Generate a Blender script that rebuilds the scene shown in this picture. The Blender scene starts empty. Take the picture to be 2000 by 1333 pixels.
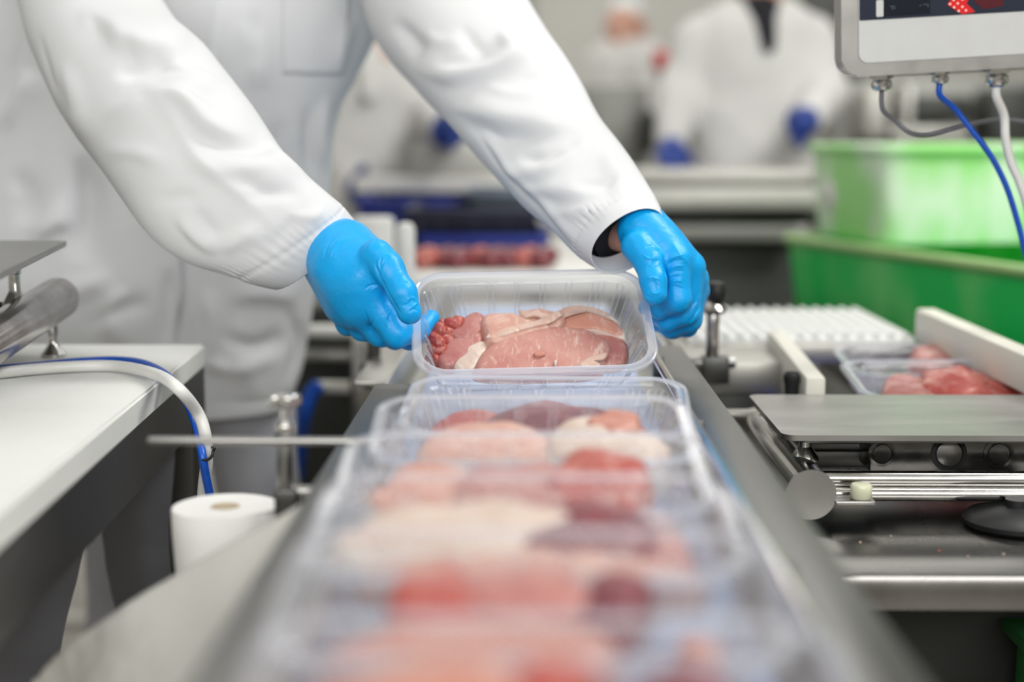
import bpy, bmesh, math, random
import numpy as np
from mathutils import Vector, Matrix, Euler, noise

# ------------------------------------------------------------------ camera, world, lights
scene = bpy.context.scene
COL = scene.collection
F = 2900.0                                     # focal length in pixels of the 2000 px wide frame
CAM = np.array([0.0, 0.0, 1.185])
PITCH = math.atan(394.5 / F)
YAW = math.atan(32 / F)
cam_d = bpy.data.cameras.new('camera')
cam = bpy.data.objects.new('camera', cam_d)
COL.objects.link(cam)
cam.location = CAM
cam.rotation_euler = (math.pi / 2 - PITCH, 0, YAW)
cam_d.sensor_width = 36
cam_d.lens = F / 2000 * 36
cam_d.clip_start = 0.05
cam_d.dof.use_dof = True
cam_d.dof.focus_distance = 1.315
cam_d.dof.aperture_fstop = 2.05
scene.camera = cam

scene.view_settings.view_transform = 'Standard'
scene.view_settings.look = 'None'
scene.view_settings.gamma = 1
scene.view_settings.use_curve_mapping = False
scene.view_settings.exposure = -0.80
scene.cycles.max_bounces = 10
scene.cycles.transparent_max_bounces = 48
scene.cycles.diffuse_bounces = 4
scene.cycles.glossy_bounces = 4
scene.cycles.caustics_reflective = False
scene.cycles.caustics_refractive = False
scene.cycles.sample_clamp_indirect = 4.0

world = bpy.data.worlds.new('world')
scene.world = world
world.use_nodes = True
world.node_tree.nodes['Background'].inputs[0].default_value = (0.93, 0.96, 1.0, 1)
world.node_tree.nodes['Background'].inputs[1].default_value = 0.55


def area(name, loc, rot, sx, sy, power, col=(1, 1, 1)):
    l = bpy.data.lights.new(name, 'AREA')
    l.shape = 'RECTANGLE'
    l.size, l.size_y, l.energy, l.color = sx, sy, power, col
    o = bpy.data.objects.new(name, l)
    o.location = loc
    o.rotation_euler = rot
    COL.objects.link(o)
    return o


area('ceiling_or_fill_light', (0.4, 1.9, 3.1), (0, 0, 0), 3.0, 0.7, 18, (1, 0.985, 0.95))
area('ceiling_or_fill_light', (-1.4, 0.9, 3.1), (0, 0, 0), 0.7, 2.4, 12, (0.97, 0.985, 1))
area('ceiling_or_fill_light', (1.6, 0.3, 3.1), (0, 0, 0), 0.7, 2.6, 24, (1, 1, 1))
area('front_fill_light', (0.1, -2.1, 2.35), (math.radians(62), 0, 0), 4.6, 1.1, 190, (1, 0.99, 0.97))  # added lamp behind the camera, brightens the coat and other upright faces
area('ceiling_or_fill_light', (1.5, 1.5, 3.0), (math.radians(38), 0, math.radians(8)), 1.4, 0.6, 82, (1, 1, 0.97))  # added lamp, tilted towards the green bins to brighten them
area('ceiling_or_fill_light', (0.0, 4.6, 3.1), (0, 0, 0), 4.0, 0.8, 72, (1, 0.985, 0.95))
area('ceiling_or_fill_light', (0.0, 7.0, 3.1), (0, 0, 0), 5.0, 0.8, 75, (1, 0.985, 0.95))

# camera maths: a picture position and a distance along the line give a point of the room
FW = np.array([-math.sin(YAW) * math.cos(PITCH), math.cos(YAW) * math.cos(PITCH), -math.sin(PITCH)])
RT = np.array([math.cos(YAW), math.sin(YAW), 0.0])
UP = np.cross(RT, FW)


def ray(px, py):
    return FW + RT * ((px - 1000) / F) - UP * ((py - 666.5) / F)


def P(px, py, Y):
    d = ray(px, py)
    return CAM + d * (Y / d[1])


def PZ(px, py, z):
    d = ray(px, py)
    return CAM + d * ((z - CAM[2]) / d[2])


def proj(v):
    d = v - CAM
    z = d @ FW
    return 1000 + F * (d @ RT) / z, 666.5 - F * (d @ UP) / z


def srgb(r, g, b):
    def f(c):
        c /= 255
        return c / 12.92 if c <= 0.04045 else ((c + 0.055) / 1.055) ** 2.4
    return (f(r), f(g), f(b), 1)


# ------------------------------------------------------------------ materials
class NT:
    def __init__(s, name):
        s.m = bpy.data.materials.new(name)
        s.m.use_nodes = True
        s.t = s.m.node_tree
        s.t.nodes.clear()
        s.out = s.t.nodes.new('ShaderNodeOutputMaterial')

    def n(s, kind, **kw):
        nd = s.t.nodes.new('ShaderNode' + kind)
        for k, v in kw.items():
            if k.startswith('_'):
                setattr(nd, k[1:], v)
            else:
                nd.inputs[k.replace('__', ' ')].default_value = v
        return nd

    def l(s, a, b):
        s.t.links.new(a, b)

    def ramp(s, fac, stops):
        r = s.n('ValToRGB')
        e = r.color_ramp.elements
        while len(e) < len(stops):
            e.new(0.5)
        for i, (p, c) in enumerate(stops):
            e[i].position = p
            e[i].color = c if len(c) == 4 else (*c, 1)
        s.l(fac, r.inputs[0])
        return r.outputs[0]

    def coord(s, scale=(1, 1, 1), kind='Object'):
        tc = s.n('TexCoord')
        mp = s.n('Mapping', Scale=scale)
        s.l(tc.outputs[kind], mp.inputs[0])
        return mp.outputs[0]


def simple(name, col, rough=0.5, metal=0.0, var=0.06, nscale=20.0, bump=0.0, bscale=120.0, stretch=(1, 1, 1),
           spec=0.5, sss=0.0, coat=0.0, rvar=0.0, dirt=None, dirt_amt=0.5):
    t = NT(name)
    b = t.n('BsdfPrincipled', Roughness=rough, Metallic=metal)
    b.inputs['Specular IOR Level'].default_value = spec
    b.inputs['Coat Weight'].default_value = coat
    if sss:
        b.inputs['Subsurface Weight'].default_value = sss
        b.inputs['Subsurface Radius'].default_value = (1, 0.6, 0.5)
        b.inputs['Subsurface Scale'].default_value = 0.006
    c = t.coord(stretch)
    nz = t.n('TexNoise', Scale=nscale, Detail=6.0, Roughness=0.6)
    t.l(c, nz.inputs['Vector'])
    lo = tuple(max(0, x * (1 - var)) for x in col[:3])
    hi = tuple(min(1, x * (1 + var)) for x in col[:3])
    colo = t.ramp(nz.outputs[0], [(0.3, lo), (0.7, hi)])
    if dirt:
        n2 = t.n('TexNoise', Scale=nscale * 0.4, Detail=9.0, Roughness=0.75, Distortion=0.4)
        t.l(t.coord((1, 1, 1)), n2.inputs['Vector'])
        f = t.ramp(n2.outputs[0], [(0.5, (0, 0, 0)), (0.72, (dirt_amt,) * 3)])
        mx = t.n('Mix', _data_type='RGBA')
        t.l(f, mx.inputs[0])
        t.l(colo, mx.inputs[6])
        mx.inputs[7].default_value = dirt
        colo = mx.outputs[2]
    t.l(colo, b.inputs['Base Color'])
    if rvar:
        r = t.ramp(nz.outputs[0], [(0.25, (max(0, rough - rvar),) * 3), (0.75, (min(1, rough + rvar),) * 3)])
        t.l(r, b.inputs['Roughness'])
    if bump:
        n3 = t.n('TexNoise', Scale=bscale, Detail=4.0)
        t.l(c, n3.inputs['Vector'])
        bp = t.n('Bump', Strength=bump, Distance=0.002)
        t.l(n3.outputs[0], bp.inputs['Height'])
        t.l(bp.outputs[0], b.inputs['Normal'])
    t.l(b.outputs[0], t.out.inputs[0])
    return t.m


def fabric(name, col, bump=0.25, sheen=0.15):
    t = NT(name)
    b = t.n('BsdfPrincipled', Roughness=0.85)
    b.inputs['Specular IOR Level'].default_value = 0.25
    b.inputs['Sheen Weight'].default_value = sheen
    b.inputs['Sheen Roughness'].default_value = 0.4
    c = t.coord()
    nz = t.n('TexNoise', Scale=9.0, Detail=5.0)
    t.l(c, nz.inputs['Vector'])
    t.l(t.ramp(nz.outputs[0], [(0.3, tuple(x * 0.96 for x in col[:3])), (0.7, col[:3])]), b.inputs['Base Color'])
    w1 = t.n('TexWave', Scale=420.0, Distortion=1.2, Detail=2.0, _bands_direction='X')
    w2 = t.n('TexWave', Scale=420.0, Distortion=1.2, Detail=2.0, _bands_direction='Z')
    t.l(c, w1.inputs['Vector'])
    t.l(c, w2.inputs['Vector'])
    n2 = t.n('TexNoise', Scale=45.0, Detail=4.0)
    t.l(c, n2.inputs['Vector'])
    m1 = t.n('Math', _operation='ADD')
    t.l(w1.outputs[1], m1.inputs[0])
    t.l(w2.outputs[1], m1.inputs[1])
    bp = t.n('Bump', Strength=bump * 0.25, Distance=0.0003)
    t.l(m1.outputs[0], bp.inputs['Height'])
    bp2 = t.n('Bump', Strength=bump, Distance=0.003)
    t.l(n2.outputs[0], bp2.inputs['Height'])
    t.l(bp.outputs[0], bp2.inputs['Normal'])
    t.l(bp2.outputs[0], b.inputs['Normal'])
    t.l(b.outputs[0], t.out.inputs[0])
    return t.m


def plastic_film(name, milk, tint, gloss=1.0, rough=0.06, milkcol=(0.86, 0.88, 0.97), bump=0.15):
    """clear thermoformed plastic: see-through, glossy at grazing angles, slightly milky"""
    t = NT(name)
    tr = t.n('BsdfTransparent', Color=(*tint, 1))
    gl = t.n('BsdfGlossy', Roughness=rough, Color=(1, 1, 1, 1))
    df = t.n('BsdfDiffuse', Color=(*milkcol, 1))
    tl = t.n('BsdfTranslucent', Color=(*milkcol, 1))
    n3 = t.n('TexNoise', Scale=55.0, Detail=3.0)
    t.l(t.coord(), n3.inputs['Vector'])
    bp = t.n('Bump', Strength=bump, Distance=0.002)
    t.l(n3.outputs[0], bp.inputs['Height'])
    t.l(bp.outputs[0], gl.inputs['Normal'])
    fr = t.n('Fresnel', IOR=1.45)
    ge = t.n('NewGeometry')
    io = t.n('MapRange')
    io.inputs['To Min'].default_value = 1.45
    io.inputs['To Max'].default_value = 1 / 1.45
    t.l(ge.outputs['Backfacing'], io.inputs['Value'])
    t.l(io.outputs[0], fr.inputs['IOR'])
    t.l(bp.outputs[0], fr.inputs['Normal'])
    dm = t.n('MixShader', Fac=0.5)
    t.l(df.outputs[0], dm.inputs[1])
    t.l(tl.outputs[0], dm.inputs[2])
    m1 = t.n('MixShader', Fac=milk)
    t.l(tr.outputs[0], m1.inputs[1])
    t.l(dm.outputs[0], m1.inputs[2])
    mm = t.n('Math', _operation='MULTIPLY')
    mm.inputs[1].default_value = gloss
    t.l(fr.outputs[0], mm.inputs[0])
    m2 = t.n('MixShader')
    t.l(mm.outputs[0], m2.inputs[0])
    t.l(m1.outputs[0], m2.inputs[1])
    t.l(gl.outputs[0], m2.inputs[2])
    t.l(m2.outputs[0], t.out.inputs[0])
    return t.m


def meat_mat(name, flesh, flesh2, fat=(0.86, 0.70, 0.60), fat_amt=0.5, grain=(1, 1, 1), rim0=0.93, vein=0.6):
    flesh, flesh2 = tuple(x * 0.80 for x in flesh), tuple(x * 0.80 for x in flesh2)
    fat = tuple(x * 0.88 for x in fat)
    t = NT(name)
    b = t.n('BsdfPrincipled', Roughness=0.42)
    b.inputs['Subsurface Weight'].default_value = 0.35
    b.inputs['Subsurface Radius'].default_value = (1, 0.35, 0.25)
    b.inputs['Subsurface Scale'].default_value = 0.004
    b.inputs['Coat Weight'].default_value = 0.25
    b.inputs['Coat Roughness'].default_value = 0.2
    c = t.coord()
    big = t.n('TexNoise', Scale=28.0, Detail=5.0, Roughness=0.6, Distortion=0.5)
    t.l(c, big.inputs['Vector'])
    base = t.ramp(big.outputs[0], [(0.35, flesh), (0.66, flesh2)])
    # fine pale muscle grain
    gm = t.n('TexNoise', Scale=60.0, Detail=8.0, Roughness=0.72, Distortion=0.9)
    t.l(t.coord(grain), gm.inputs['Vector'])
    gf = t.ramp(gm.outputs[0], [(0.53, (0, 0, 0)), (0.64, (0.85 * fat_amt,) * 3)])
    m1 = t.n('Mix', _data_type='RGBA')
    t.l(gf, m1.inputs[0])
    t.l(base, m1.inputs[6])
    m1.inputs[7].default_value = (*fat, 1)
    # veins of fat
    vn = t.n('TexNoise', Scale=24.0, Detail=7.0, Roughness=0.62, Distortion=0.7)
    t.l(c, vn.inputs['Vector'])
    vf0 = t.ramp(vn.outputs[0], [(0.478, (0, 0, 0)), (0.5, (vein,) * 3), (0.522, (0, 0, 0))])
    vk = t.n('TexNoise', Scale=14.0, Detail=2.0)
    t.l(t.coord((1, 1, 1.3)), vk.inputs['Vector'])
    vm = t.n('Math', _operation='MULTIPLY')
    t.l(vf0, vm.inputs[0])
    t.l(t.ramp(vk.outputs[0], [(0.44, (0, 0, 0)), (0.56, (1, 1, 1))]), vm.inputs[1])
    vf = vm.outputs[0]
    m2 = t.n('Mix', _data_type='RGBA')
    t.l(vf, m2.inputs[0])
    t.l(m1.outputs[2], m2.inputs[6])
    m2.inputs[7].default_value = (*fat, 1)
    # fat edge, carried by the slice itself
    at = t.n('Attribute', _attribute_name='rim')
    ad = t.n('Math', _operation='MULTIPLY_ADD')
    t.l(big.outputs[0], ad.inputs[0])
    ad.inputs[1].default_value = 0.12
    t.l(at.outputs['Fac'], ad.inputs[2])
    rf = t.ramp(ad.outputs[0], [(rim0 + 0.03, (0, 0, 0)), (rim0 + 0.075, (0.9,) * 3)])
    m3 = t.n('Mix', _data_type='RGBA')
    t.l(rf, m3.inputs[0])
    t.l(m2.outputs[2], m3.inputs[6])
    m3.inputs[7].default_value = (*fat, 1)
    t.l(m3.outputs[2], b.inputs['Base Color'])
    bp = t.n('Bump', Strength=0.35, Distance=0.001)
    t.l(gm.outputs[0], bp.inputs['Height'])
    t.l(bp.outputs[0], b.inputs['Normal'])
    t.l(b.outputs[0], t.out.inputs[0])
    return t.m


def emit(name, col, s):
    t = NT(name)
    e = t.n('Emission', Color=(*col, 1), Strength=s)
    t.l(e.outputs[0], t.out.inputs[0])
    return t.m


def bin_plastic(name, c1, c2, nscale=9.0, trans=0.4):
    """translucent coloured crate plastic with the shadows of its contents painted in as blotches"""
    t = NT(name)
    d = t.n('BsdfPrincipled', Roughness=0.35)
    tl = t.n('BsdfTranslucent')
    nz = t.n('TexNoise', Scale=nscale, Detail=2.0, Roughness=0.5)
    t.l(t.coord((1, 1, 0.5)), nz.inputs['Vector'])
    c = t.ramp(nz.outputs[0], [(0.42, c1), (0.58, c2)])
    t.l(c, d.inputs['Base Color'])
    t.l(c, tl.inputs['Color'])
    m = t.n('MixShader', Fac=trans)
    t.l(d.outputs[0], m.inputs[1])
    t.l(tl.outputs[0], m.inputs[2])
    t.l(m.outputs[0], t.out.inputs[0])
    return t.m


M = {}
M['coat'] = fabric('white_cotton', (0.71, 0.72, 0.735), 0.16, 0.0)
M['coat_bg'] = fabric('white_cotton_far', (0.66, 0.65, 0.63), 0.1)
M['trouser'] = fabric('grey_cotton', (0.42, 0.43, 0.47), 0.2)
M['dark_cloth'] = fabric('dark_cloth', (0.02, 0.02, 0.025), 0.2, 0.05)
M['stitch'] = fabric('white_stitching', (0.74, 0.74, 0.75), 0.3)
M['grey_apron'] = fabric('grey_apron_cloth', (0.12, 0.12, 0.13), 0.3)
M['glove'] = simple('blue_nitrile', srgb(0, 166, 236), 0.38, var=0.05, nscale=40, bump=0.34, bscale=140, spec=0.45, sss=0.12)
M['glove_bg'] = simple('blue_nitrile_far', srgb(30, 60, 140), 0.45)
M['skin'] = simple('skin', (0.62, 0.33, 0.24), 0.5, var=0.08, sss=0.1)
M['hair'] = simple('dark_hair', (0.03, 0.02, 0.015), 0.6, bump=0.4, stretch=(1, 1, 8))
M['cap'] = simple('hair_cover', (0.75, 0.8, 0.8), 0.8)
M['eye'] = simple('eye_white', (0.8, 0.8, 0.8), 0.2)
M['boot'] = simple('white_rubber', (0.7, 0.7, 0.7), 0.5)
M['tray'] = plastic_film('clear_plastic', 0.15, (0.975, 0.978, 0.99), 1.0, milkcol=(0.9, 0.91, 0.96))
M['rim'] = plastic_film('clear_plastic_rim', 0.50, (0.96, 0.965, 0.985), 1.0, 0.07, (0.90, 0.91, 0.97))
M['bead'] = plastic_film('clear_plastic_bead', 0.55, (0.97, 0.97, 0.99), 1.0, 0.08, (0.95, 0.95, 0.98))
M['steel'] = simple('brushed_steel', (0.50, 0.495, 0.48), 0.34, 1.0, var=0.10, nscale=9, bump=0.06, bscale=90, stretch=(12, 1, 1), rvar=0.08, dirt=(0.30, 0.29, 0.27, 1), dirt_amt=0.35)
M['steel_y'] = simple('brushed_steel_rail', (0.225, 0.225, 0.215), 0.36, 1.0, var=0.12, nscale=9, bump=0.06, bscale=90, stretch=(1, 0.15, 1), rvar=0.08, dirt=(0.22, 0.21, 0.2, 1), dirt_amt=0.45)
M['plate'] = simple('weighing_plate_steel', (0.40, 0.395, 0.38), 0.33, 1.0, var=0.10, nscale=7, bump=0.05, bscale=80, stretch=(1, 6, 1), rvar=0.07, dirt=(0.27, 0.26, 0.25, 1), dirt_amt=0.3)
M['polished'] = simple('polished_steel', (0.62, 0.61, 0.59), 0.14, 1.0, var=0.08, nscale=30, rvar=0.05)
M['worn_steel'] = simple('worn_pipe_steel', (0.5, 0.47, 0.46), 0.2, 1.0, var=0.35, nscale=22, rvar=0.1, dirt=(0.22, 0.18, 0.17, 1), dirt_amt=0.8)
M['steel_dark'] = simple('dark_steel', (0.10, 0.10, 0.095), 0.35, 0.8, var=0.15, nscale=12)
M['steel_bg'] = simple('matt_steel', (0.40, 0.39, 0.36), 0.4, 0.9, var=0.1, nscale=4)
M['black'] = simple('black_rubber', (0.008, 0.008, 0.009), 0.5, var=0.1)
M['white_pe'] = simple('white_cutting_board', (0.88, 0.88, 0.845), 0.42, var=0.02, nscale=8, bump=0.1, bscale=40, dirt=(0.72, 0.70, 0.62, 1), dirt_amt=0.4)
M['cream_pe'] = simple('cream_guide_plastic', (0.76, 0.74, 0.65), 0.45, var=0.04, nscale=9)
M['belt_white'] = simple('white_belt_plastic', (0.78, 0.79, 0.77), 0.4, var=0.04)
M['pale_belt'] = simple('pale_blue_belt', srgb(184, 202, 236), 0.45, var=0.06)
M['blue_belt'] = simple('blue_belt', srgb(30, 66, 160), 0.45, var=0.06)
M['blue_dark'] = simple('dark_blue_crate', srgb(20, 40, 125), 0.45, var=0.2, nscale=6)
M['blue_black'] = simple('navy_crate', srgb(14, 20, 48), 0.5, var=0.25, nscale=6)
M['grey_crate'] = simple('grey_crate', srgb(98, 108, 122), 0.5, var=0.2, nscale=6)
M['green_light'] = bin_plastic('pale_green_bin', (0.80, 0.95, 0.76, 1), (0.42, 0.86, 0.30, 1), 9.0, 0.12)
M['green_dark'] = bin_plastic('green_bin', (0.004, 0.62, 0.11, 1), (0.16, 0.72, 0.20, 1), 7.0, 0.12)
M['green_rim'] = simple('green_bin_rim', srgb(160, 196, 128), 0.4)
M['pad'] = simple('clear_rubber_pad', (0.72, 0.74, 0.55), 0.25, sss=0.3)
M['cable_blue'] = simple('blue_cable', srgb(16, 84, 190), 0.35)
M['cable_white'] = simple('white_hose', (0.80, 0.80, 0.77), 0.35)
M['cable_grey'] = simple('grey_cable', (0.16, 0.16, 0.18), 0.4)
M['zip'] = simple('black_zip_tie', (0.01, 0.01, 0.01), 0.4)
M['paper'] = simple('white_paper', (0.82, 0.81, 0.78), 0.85, var=0.03, bump=0.2, bscale=60)
M['card'] = simple('cardboard_core', (0.62, 0.52, 0.38), 0.9)
M['panel'] = simple('white_display_panel', (0.70, 0.71, 0.70), 0.3, var=0.02, nscale=60, dirt=(0.6, 0.55, 0.5, 1), dirt_amt=0.2)
M['screen'] = simple('dark_display_window', srgb(44, 50, 66), 0.3, var=0.05, spec=0.25)
M['screen2'] = simple('black_display_label', srgb(20, 26, 38), 0.3, var=0.05, spec=0.25)
M['ghost'] = simple('faint_digits', srgb(92, 104, 120), 0.4)
M['ledglass'] = simple('dim_red_window', srgb(92, 30, 40), 0.2)
M['led'] = emit('red_led_glow', (1.0, 0.045, 0.05), 1.3)
M['led2'] = emit('led_point', (1.0, 0.62, 0.50), 2.0)
M['wall'] = simple('wall_panel', (0.60, 0.59, 0.55), 0.6, var=0.04, nscale=2)
M['floor'] = simple('epoxy_floor', (0.36, 0.34, 0.31), 0.35, var=0.12, nscale=3, bump=0.1, bscale=60)
M['ceiling'] = simple('ceiling_panel', (0.75, 0.75, 0.74), 0.8)
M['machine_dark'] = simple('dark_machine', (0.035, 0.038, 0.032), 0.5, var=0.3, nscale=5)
M['machine_grey'] = simple('grey_machine', (0.26, 0.26, 0.24), 0.45, 0.3, var=0.12, nscale=3)
M['white_bg'] = simple('white_enamel', (0.74, 0.73, 0.69), 0.4)
M['red_cap'] = simple('red_cap', (0.5, 0.02, 0.02), 0.4)
M['blue_cloth'] = simple('blue_cloth', srgb(50, 110, 160), 0.8)
M['brown'] = simple('brown_board', (0.10, 0.055, 0.03), 0.7)
M['steel_bez'] = simple('display_housing_steel', (0.46, 0.455, 0.44), 0.38, 1.0, var=0.05, nscale=30, rvar=0.05, dirt=(0.45, 0.43, 0.4, 1), dirt_amt=0.3)
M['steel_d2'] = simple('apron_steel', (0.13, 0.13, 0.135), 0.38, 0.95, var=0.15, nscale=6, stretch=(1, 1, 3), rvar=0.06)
M['leg_olive'] = simple('olive_leg_steel', (0.055, 0.053, 0.045), 0.45, 0.6, var=0.1)
M['table'] = simple('dull_table_steel', (0.27, 0.262, 0.25), 0.27, 1.0, var=0.16, nscale=6, bump=0.04, bscale=60, rvar=0.07, dirt=(0.16, 0.155, 0.15, 1), dirt_amt=0.6)
M['cell'] = simple('dark_glossy_housing', (0.13, 0.125, 0.12), 0.2, 0.9, var=0.3, nscale=40, rvar=0.08)
M['seal'] = simple('grey_seal_disc', (0.30, 0.29, 0.28), 0.3, 0.9, var=0.15, nscale=40)
M['steel_pale'] = simple('pale_steel', (0.55, 0.54, 0.50), 0.5, 0.5, var=0.06)
M['sheet'] = simple('pale_plastic_sheet', (0.58, 0.57, 0.53), 0.5, var=0.03, nscale=6, bump=0.15, bscale=30)
M['meat_main'] = meat_mat('pork_pink', srgb(202, 134, 124)[:3], srgb(220, 164, 150)[:3], fat_amt=0.7, grain=(2.6, 0.8, 1), rim0=1.1, vein=0.0)
M['meat_pale'] = meat_mat('pork_pale', srgb(216, 158, 142)[:3], srgb(228, 182, 164)[:3], fat_amt=0.55, rim0=1.1, vein=0.75)
M['meat_fat_edge'] = meat_mat('pork_fat_edge', srgb(214, 146, 126)[:3], srgb(226, 166, 146)[:3], fat=(0.92, 0.83, 0.74), fat_amt=0.3, rim0=0.86, vein=0.5)
M['meat_rose'] = meat_mat('pork_rose', srgb(184, 110, 106)[:3], srgb(204, 138, 128)[:3], fat_amt=0.35, rim0=1.1, vein=0.2)
M['meat_red'] = meat_mat('pork_red', srgb(178, 62, 56)[:3], srgb(204, 104, 90)[:3], fat_amt=0.3, rim0=1.1, vein=0.5)
M['meat_dark'] = meat_mat('pork_dark', srgb(104, 22, 44)[:3], srgb(150, 44, 60)[:3], fat_amt=0.2, rim0=1.1, vein=0.1)
M['fat'] = meat_mat('pork_fat', srgb(220, 194, 178)[:3], srgb(230, 210, 196)[:3], fat=(0.9, 0.84, 0.76), fat_amt=0.5, rim0=0.9, vein=0.4)
M['fat_pink'] = meat_mat('pork_fat_seam', srgb(222, 176, 158)[:3], srgb(236, 210, 194)[:3], fat=(0.92, 0.84, 0.76), fat_amt=1.0, rim0=1.2, vein=0.8)
M['meat_orange'] = meat_mat('pork_orange', srgb(206, 132, 112)[:3], srgb(214, 152, 136)[:3], fat_amt=0.4, rim0=1.1, vein=0.2)

# ------------------------------------------------------------------ object helpers
WL = {}


def thing(name, label, cat, loc=(0, 0, 0), group=None, rot=(0, 0, 0), kind=None):
    o = bpy.data.objects.new(name, None)
    o.empty_display_size = 0.05
    COL.objects.link(o)
    o.location = tuple(float(x) for x in loc)
    o.rotation_euler = rot
    o['label'] = label
    o['category'] = cat
    if group:
        o['group'] = group
    if kind:
        o['kind'] = kind
    WL[o.name] = np.array(o.location, float)
    return o


def tag(o, label, cat, group=None):
    o['label'] = label
    o['category'] = cat
    if group:
        o['group'] = group
    return o


def finish(me, smooth=True, angle=35):
    if smooth:
        me.shade_smooth()
        if angle:
            me.set_sharp_from_angle(angle=math.radians(angle))


def obj(name, me, mat, parent=None, local=False, smooth=True, angle=35):
    """link a mesh (world coordinates unless local) as one object, optionally a part of parent"""
    if isinstance(me, MB):
        me = me.mesh()
    o = bpy.data.objects.new(name, me)
    me.name = name
    COL.objects.link(o)
    if mat is not None and not me.materials:
        me.materials.append(mat)
    finish(me, smooth, angle)
    if parent is not None:
        o.parent = parent
        base = WL[parent.name]
        WL[o.name] = base
        if not local:
            me.transform(Matrix.Translation(-Vector(base)))
    else:
        if not local:
            co = np.zeros(len(me.vertices) * 3)
            me.vertices.foreach_get('co', co)
            co = co.reshape(-1, 3)
            mn, mxx = co.min(0), co.max(0)
            c = np.array([(mn[0] + mxx[0]) / 2, (mn[1] + mxx[1]) / 2, mn[2]])
            me.transform(Matrix.Translation(-Vector(c)))
            o.location = c
            WL[o.name] = c
        else:
            WL[o.name] = np.zeros(3)
    return o


def struct(name, mb, mat, label=None):
    o = obj(name, mb, mat)
    o['kind'] = 'structure'
    if label:
        o['label'] = label
    return o


def rotm(rx=0, ry=0, rz=0):
    return np.array(Euler((rx, ry, rz)).to_matrix())


class MB:
    def __init__(s):
        s.bm = bmesh.new()

    def mesh(s):
        me = bpy.data.meshes.new('m')
        s.bm.to_mesh(me)
        s.bm.free()
        return me

    def box(s, c, size, rot=None, bev=0.0, seg=2):
        r = bmesh.ops.create_cube(s.bm, size=1)
        vs = r['verts']
        for v in vs:
            v.co = Vector((v.co.x * size[0], v.co.y * size[1], v.co.z * size[2]))
        if bev:
            es = list({e for v in vs for e in v.link_edges})
            rb = bmesh.ops.bevel(s.bm, geom=es, offset=bev, segments=seg, profile=0.5, affect='EDGES')
            vs = list({v for v in rb['verts']} | {v for v in vs if v.is_valid})
        R = Matrix(rot.tolist()) if rot is not None else Matrix.Identity(3)
        for v in vs:
            v.co = R @ v.co + Vector(c)
        return s

    def b2(s, lo, hi, bev=0.0):
        lo, hi = np.array(lo, float), np.array(hi, float)
        return s.box((lo + hi) / 2, np.abs(hi - lo), None, bev)

    def lathe(s, prof, base, axis=(0, 0, 1), n=28, squash=None):
        """profile [(radius, height)] turned round an axis through base"""
        a = Vector(axis).normalized()
        u = a.orthogonal().normalized()
        w = a.cross(u)
        rings = []
        b = Vector([float(x) for x in base])
        for r, h in prof:
            ring = []
            for i in range(n):
                t = 2 * math.pi * i / n
                ring.append(s.bm.verts.new(b + a * h + (u * math.cos(t) + w * math.sin(t)) * max(r, 1e-5)))
            rings.append(ring)
        for k in range(len(rings) - 1):
            for i in range(n):
                j = (i + 1) % n
                s.bm.faces.new((rings[k][i], rings[k][j], rings[k + 1][j], rings[k + 1][i]))
        s.bm.faces.new(list(reversed(rings[0])))
        s.bm.faces.new(rings[-1])
        return s

    def cyl(s, p, q, r, n=24, bev=0.0):
        p, q = Vector([float(x) for x in p]), Vector([float(x) for x in q])
        L = (q - p).length
        if bev:
            prof = [(r - bev, 0), (r - bev * 0.3, bev * 0.3), (r, bev), (r, L - bev), (r - bev * 0.3, L - bev * 0.3), (r - bev, L)]
        else:
            prof = [(r, 0), (r, L)]
        return s.lathe(prof, p, q - p, n)

    def tube(s, pts, r, n=12, sub=8, closed=False):
        pts = smooth_path([np.array(p, float) for p in pts], sub)
        N = len(pts)
        prev = None
        rings = []
        for i in range(N):
            t = pts[min(i + 1, N - 1)] - pts[max(i - 1, 0)]
            t /= np.linalg.norm(t) + 1e-12
            if prev is None:
                u = np.cross(t, [0.3, 0.2, 1.0])
                u /= np.linalg.norm(u)
            else:
                u = prev - t * (prev @ t)
                u /= np.linalg.norm(u)
            prev = u
            w = np.cross(t, u)
            rr = r(i / (N - 1)) if callable(r) else r
            rings.append([s.bm.verts.new(pts[i] + (u * math.cos(a) + w * math.sin(a)) * rr)
                          for a in np.linspace(0, 2 * math.pi, n, endpoint=False)])
        for k in range(N - 1):
            for i in range(n):
                j = (i + 1) % n
                s.bm.faces.new((rings[k][i], rings[k][j], rings[k + 1][j], rings[k + 1][i]))
        s.bm.faces.new(list(reversed(rings[0])))
        s.bm.faces.new(rings[-1])
        return s

    def prism(s, poly, o, ex, ey, depth):
        """polygon in a plane (o, ex, ey) given a thickness along ex x ey"""
        o, ex, ey = (Vector([float(a) for a in x]) for x in (o, ex, ey))
        nrm = ex.cross(ey).normalized()
        a = [s.bm.verts.new(o + ex * x + ey * y) for x, y in poly]
        b = [s.bm.verts.new(o + ex * x + ey * y + nrm * depth) for x, y in poly]
        n = len(poly)
        s.bm.faces.new(list(reversed(a)))
        s.bm.faces.new(b)
        for i in range(n):
            j = (i + 1) % n
            s.bm.faces.new((a[i], a[j], b[j], b[i]))
        return s


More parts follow.
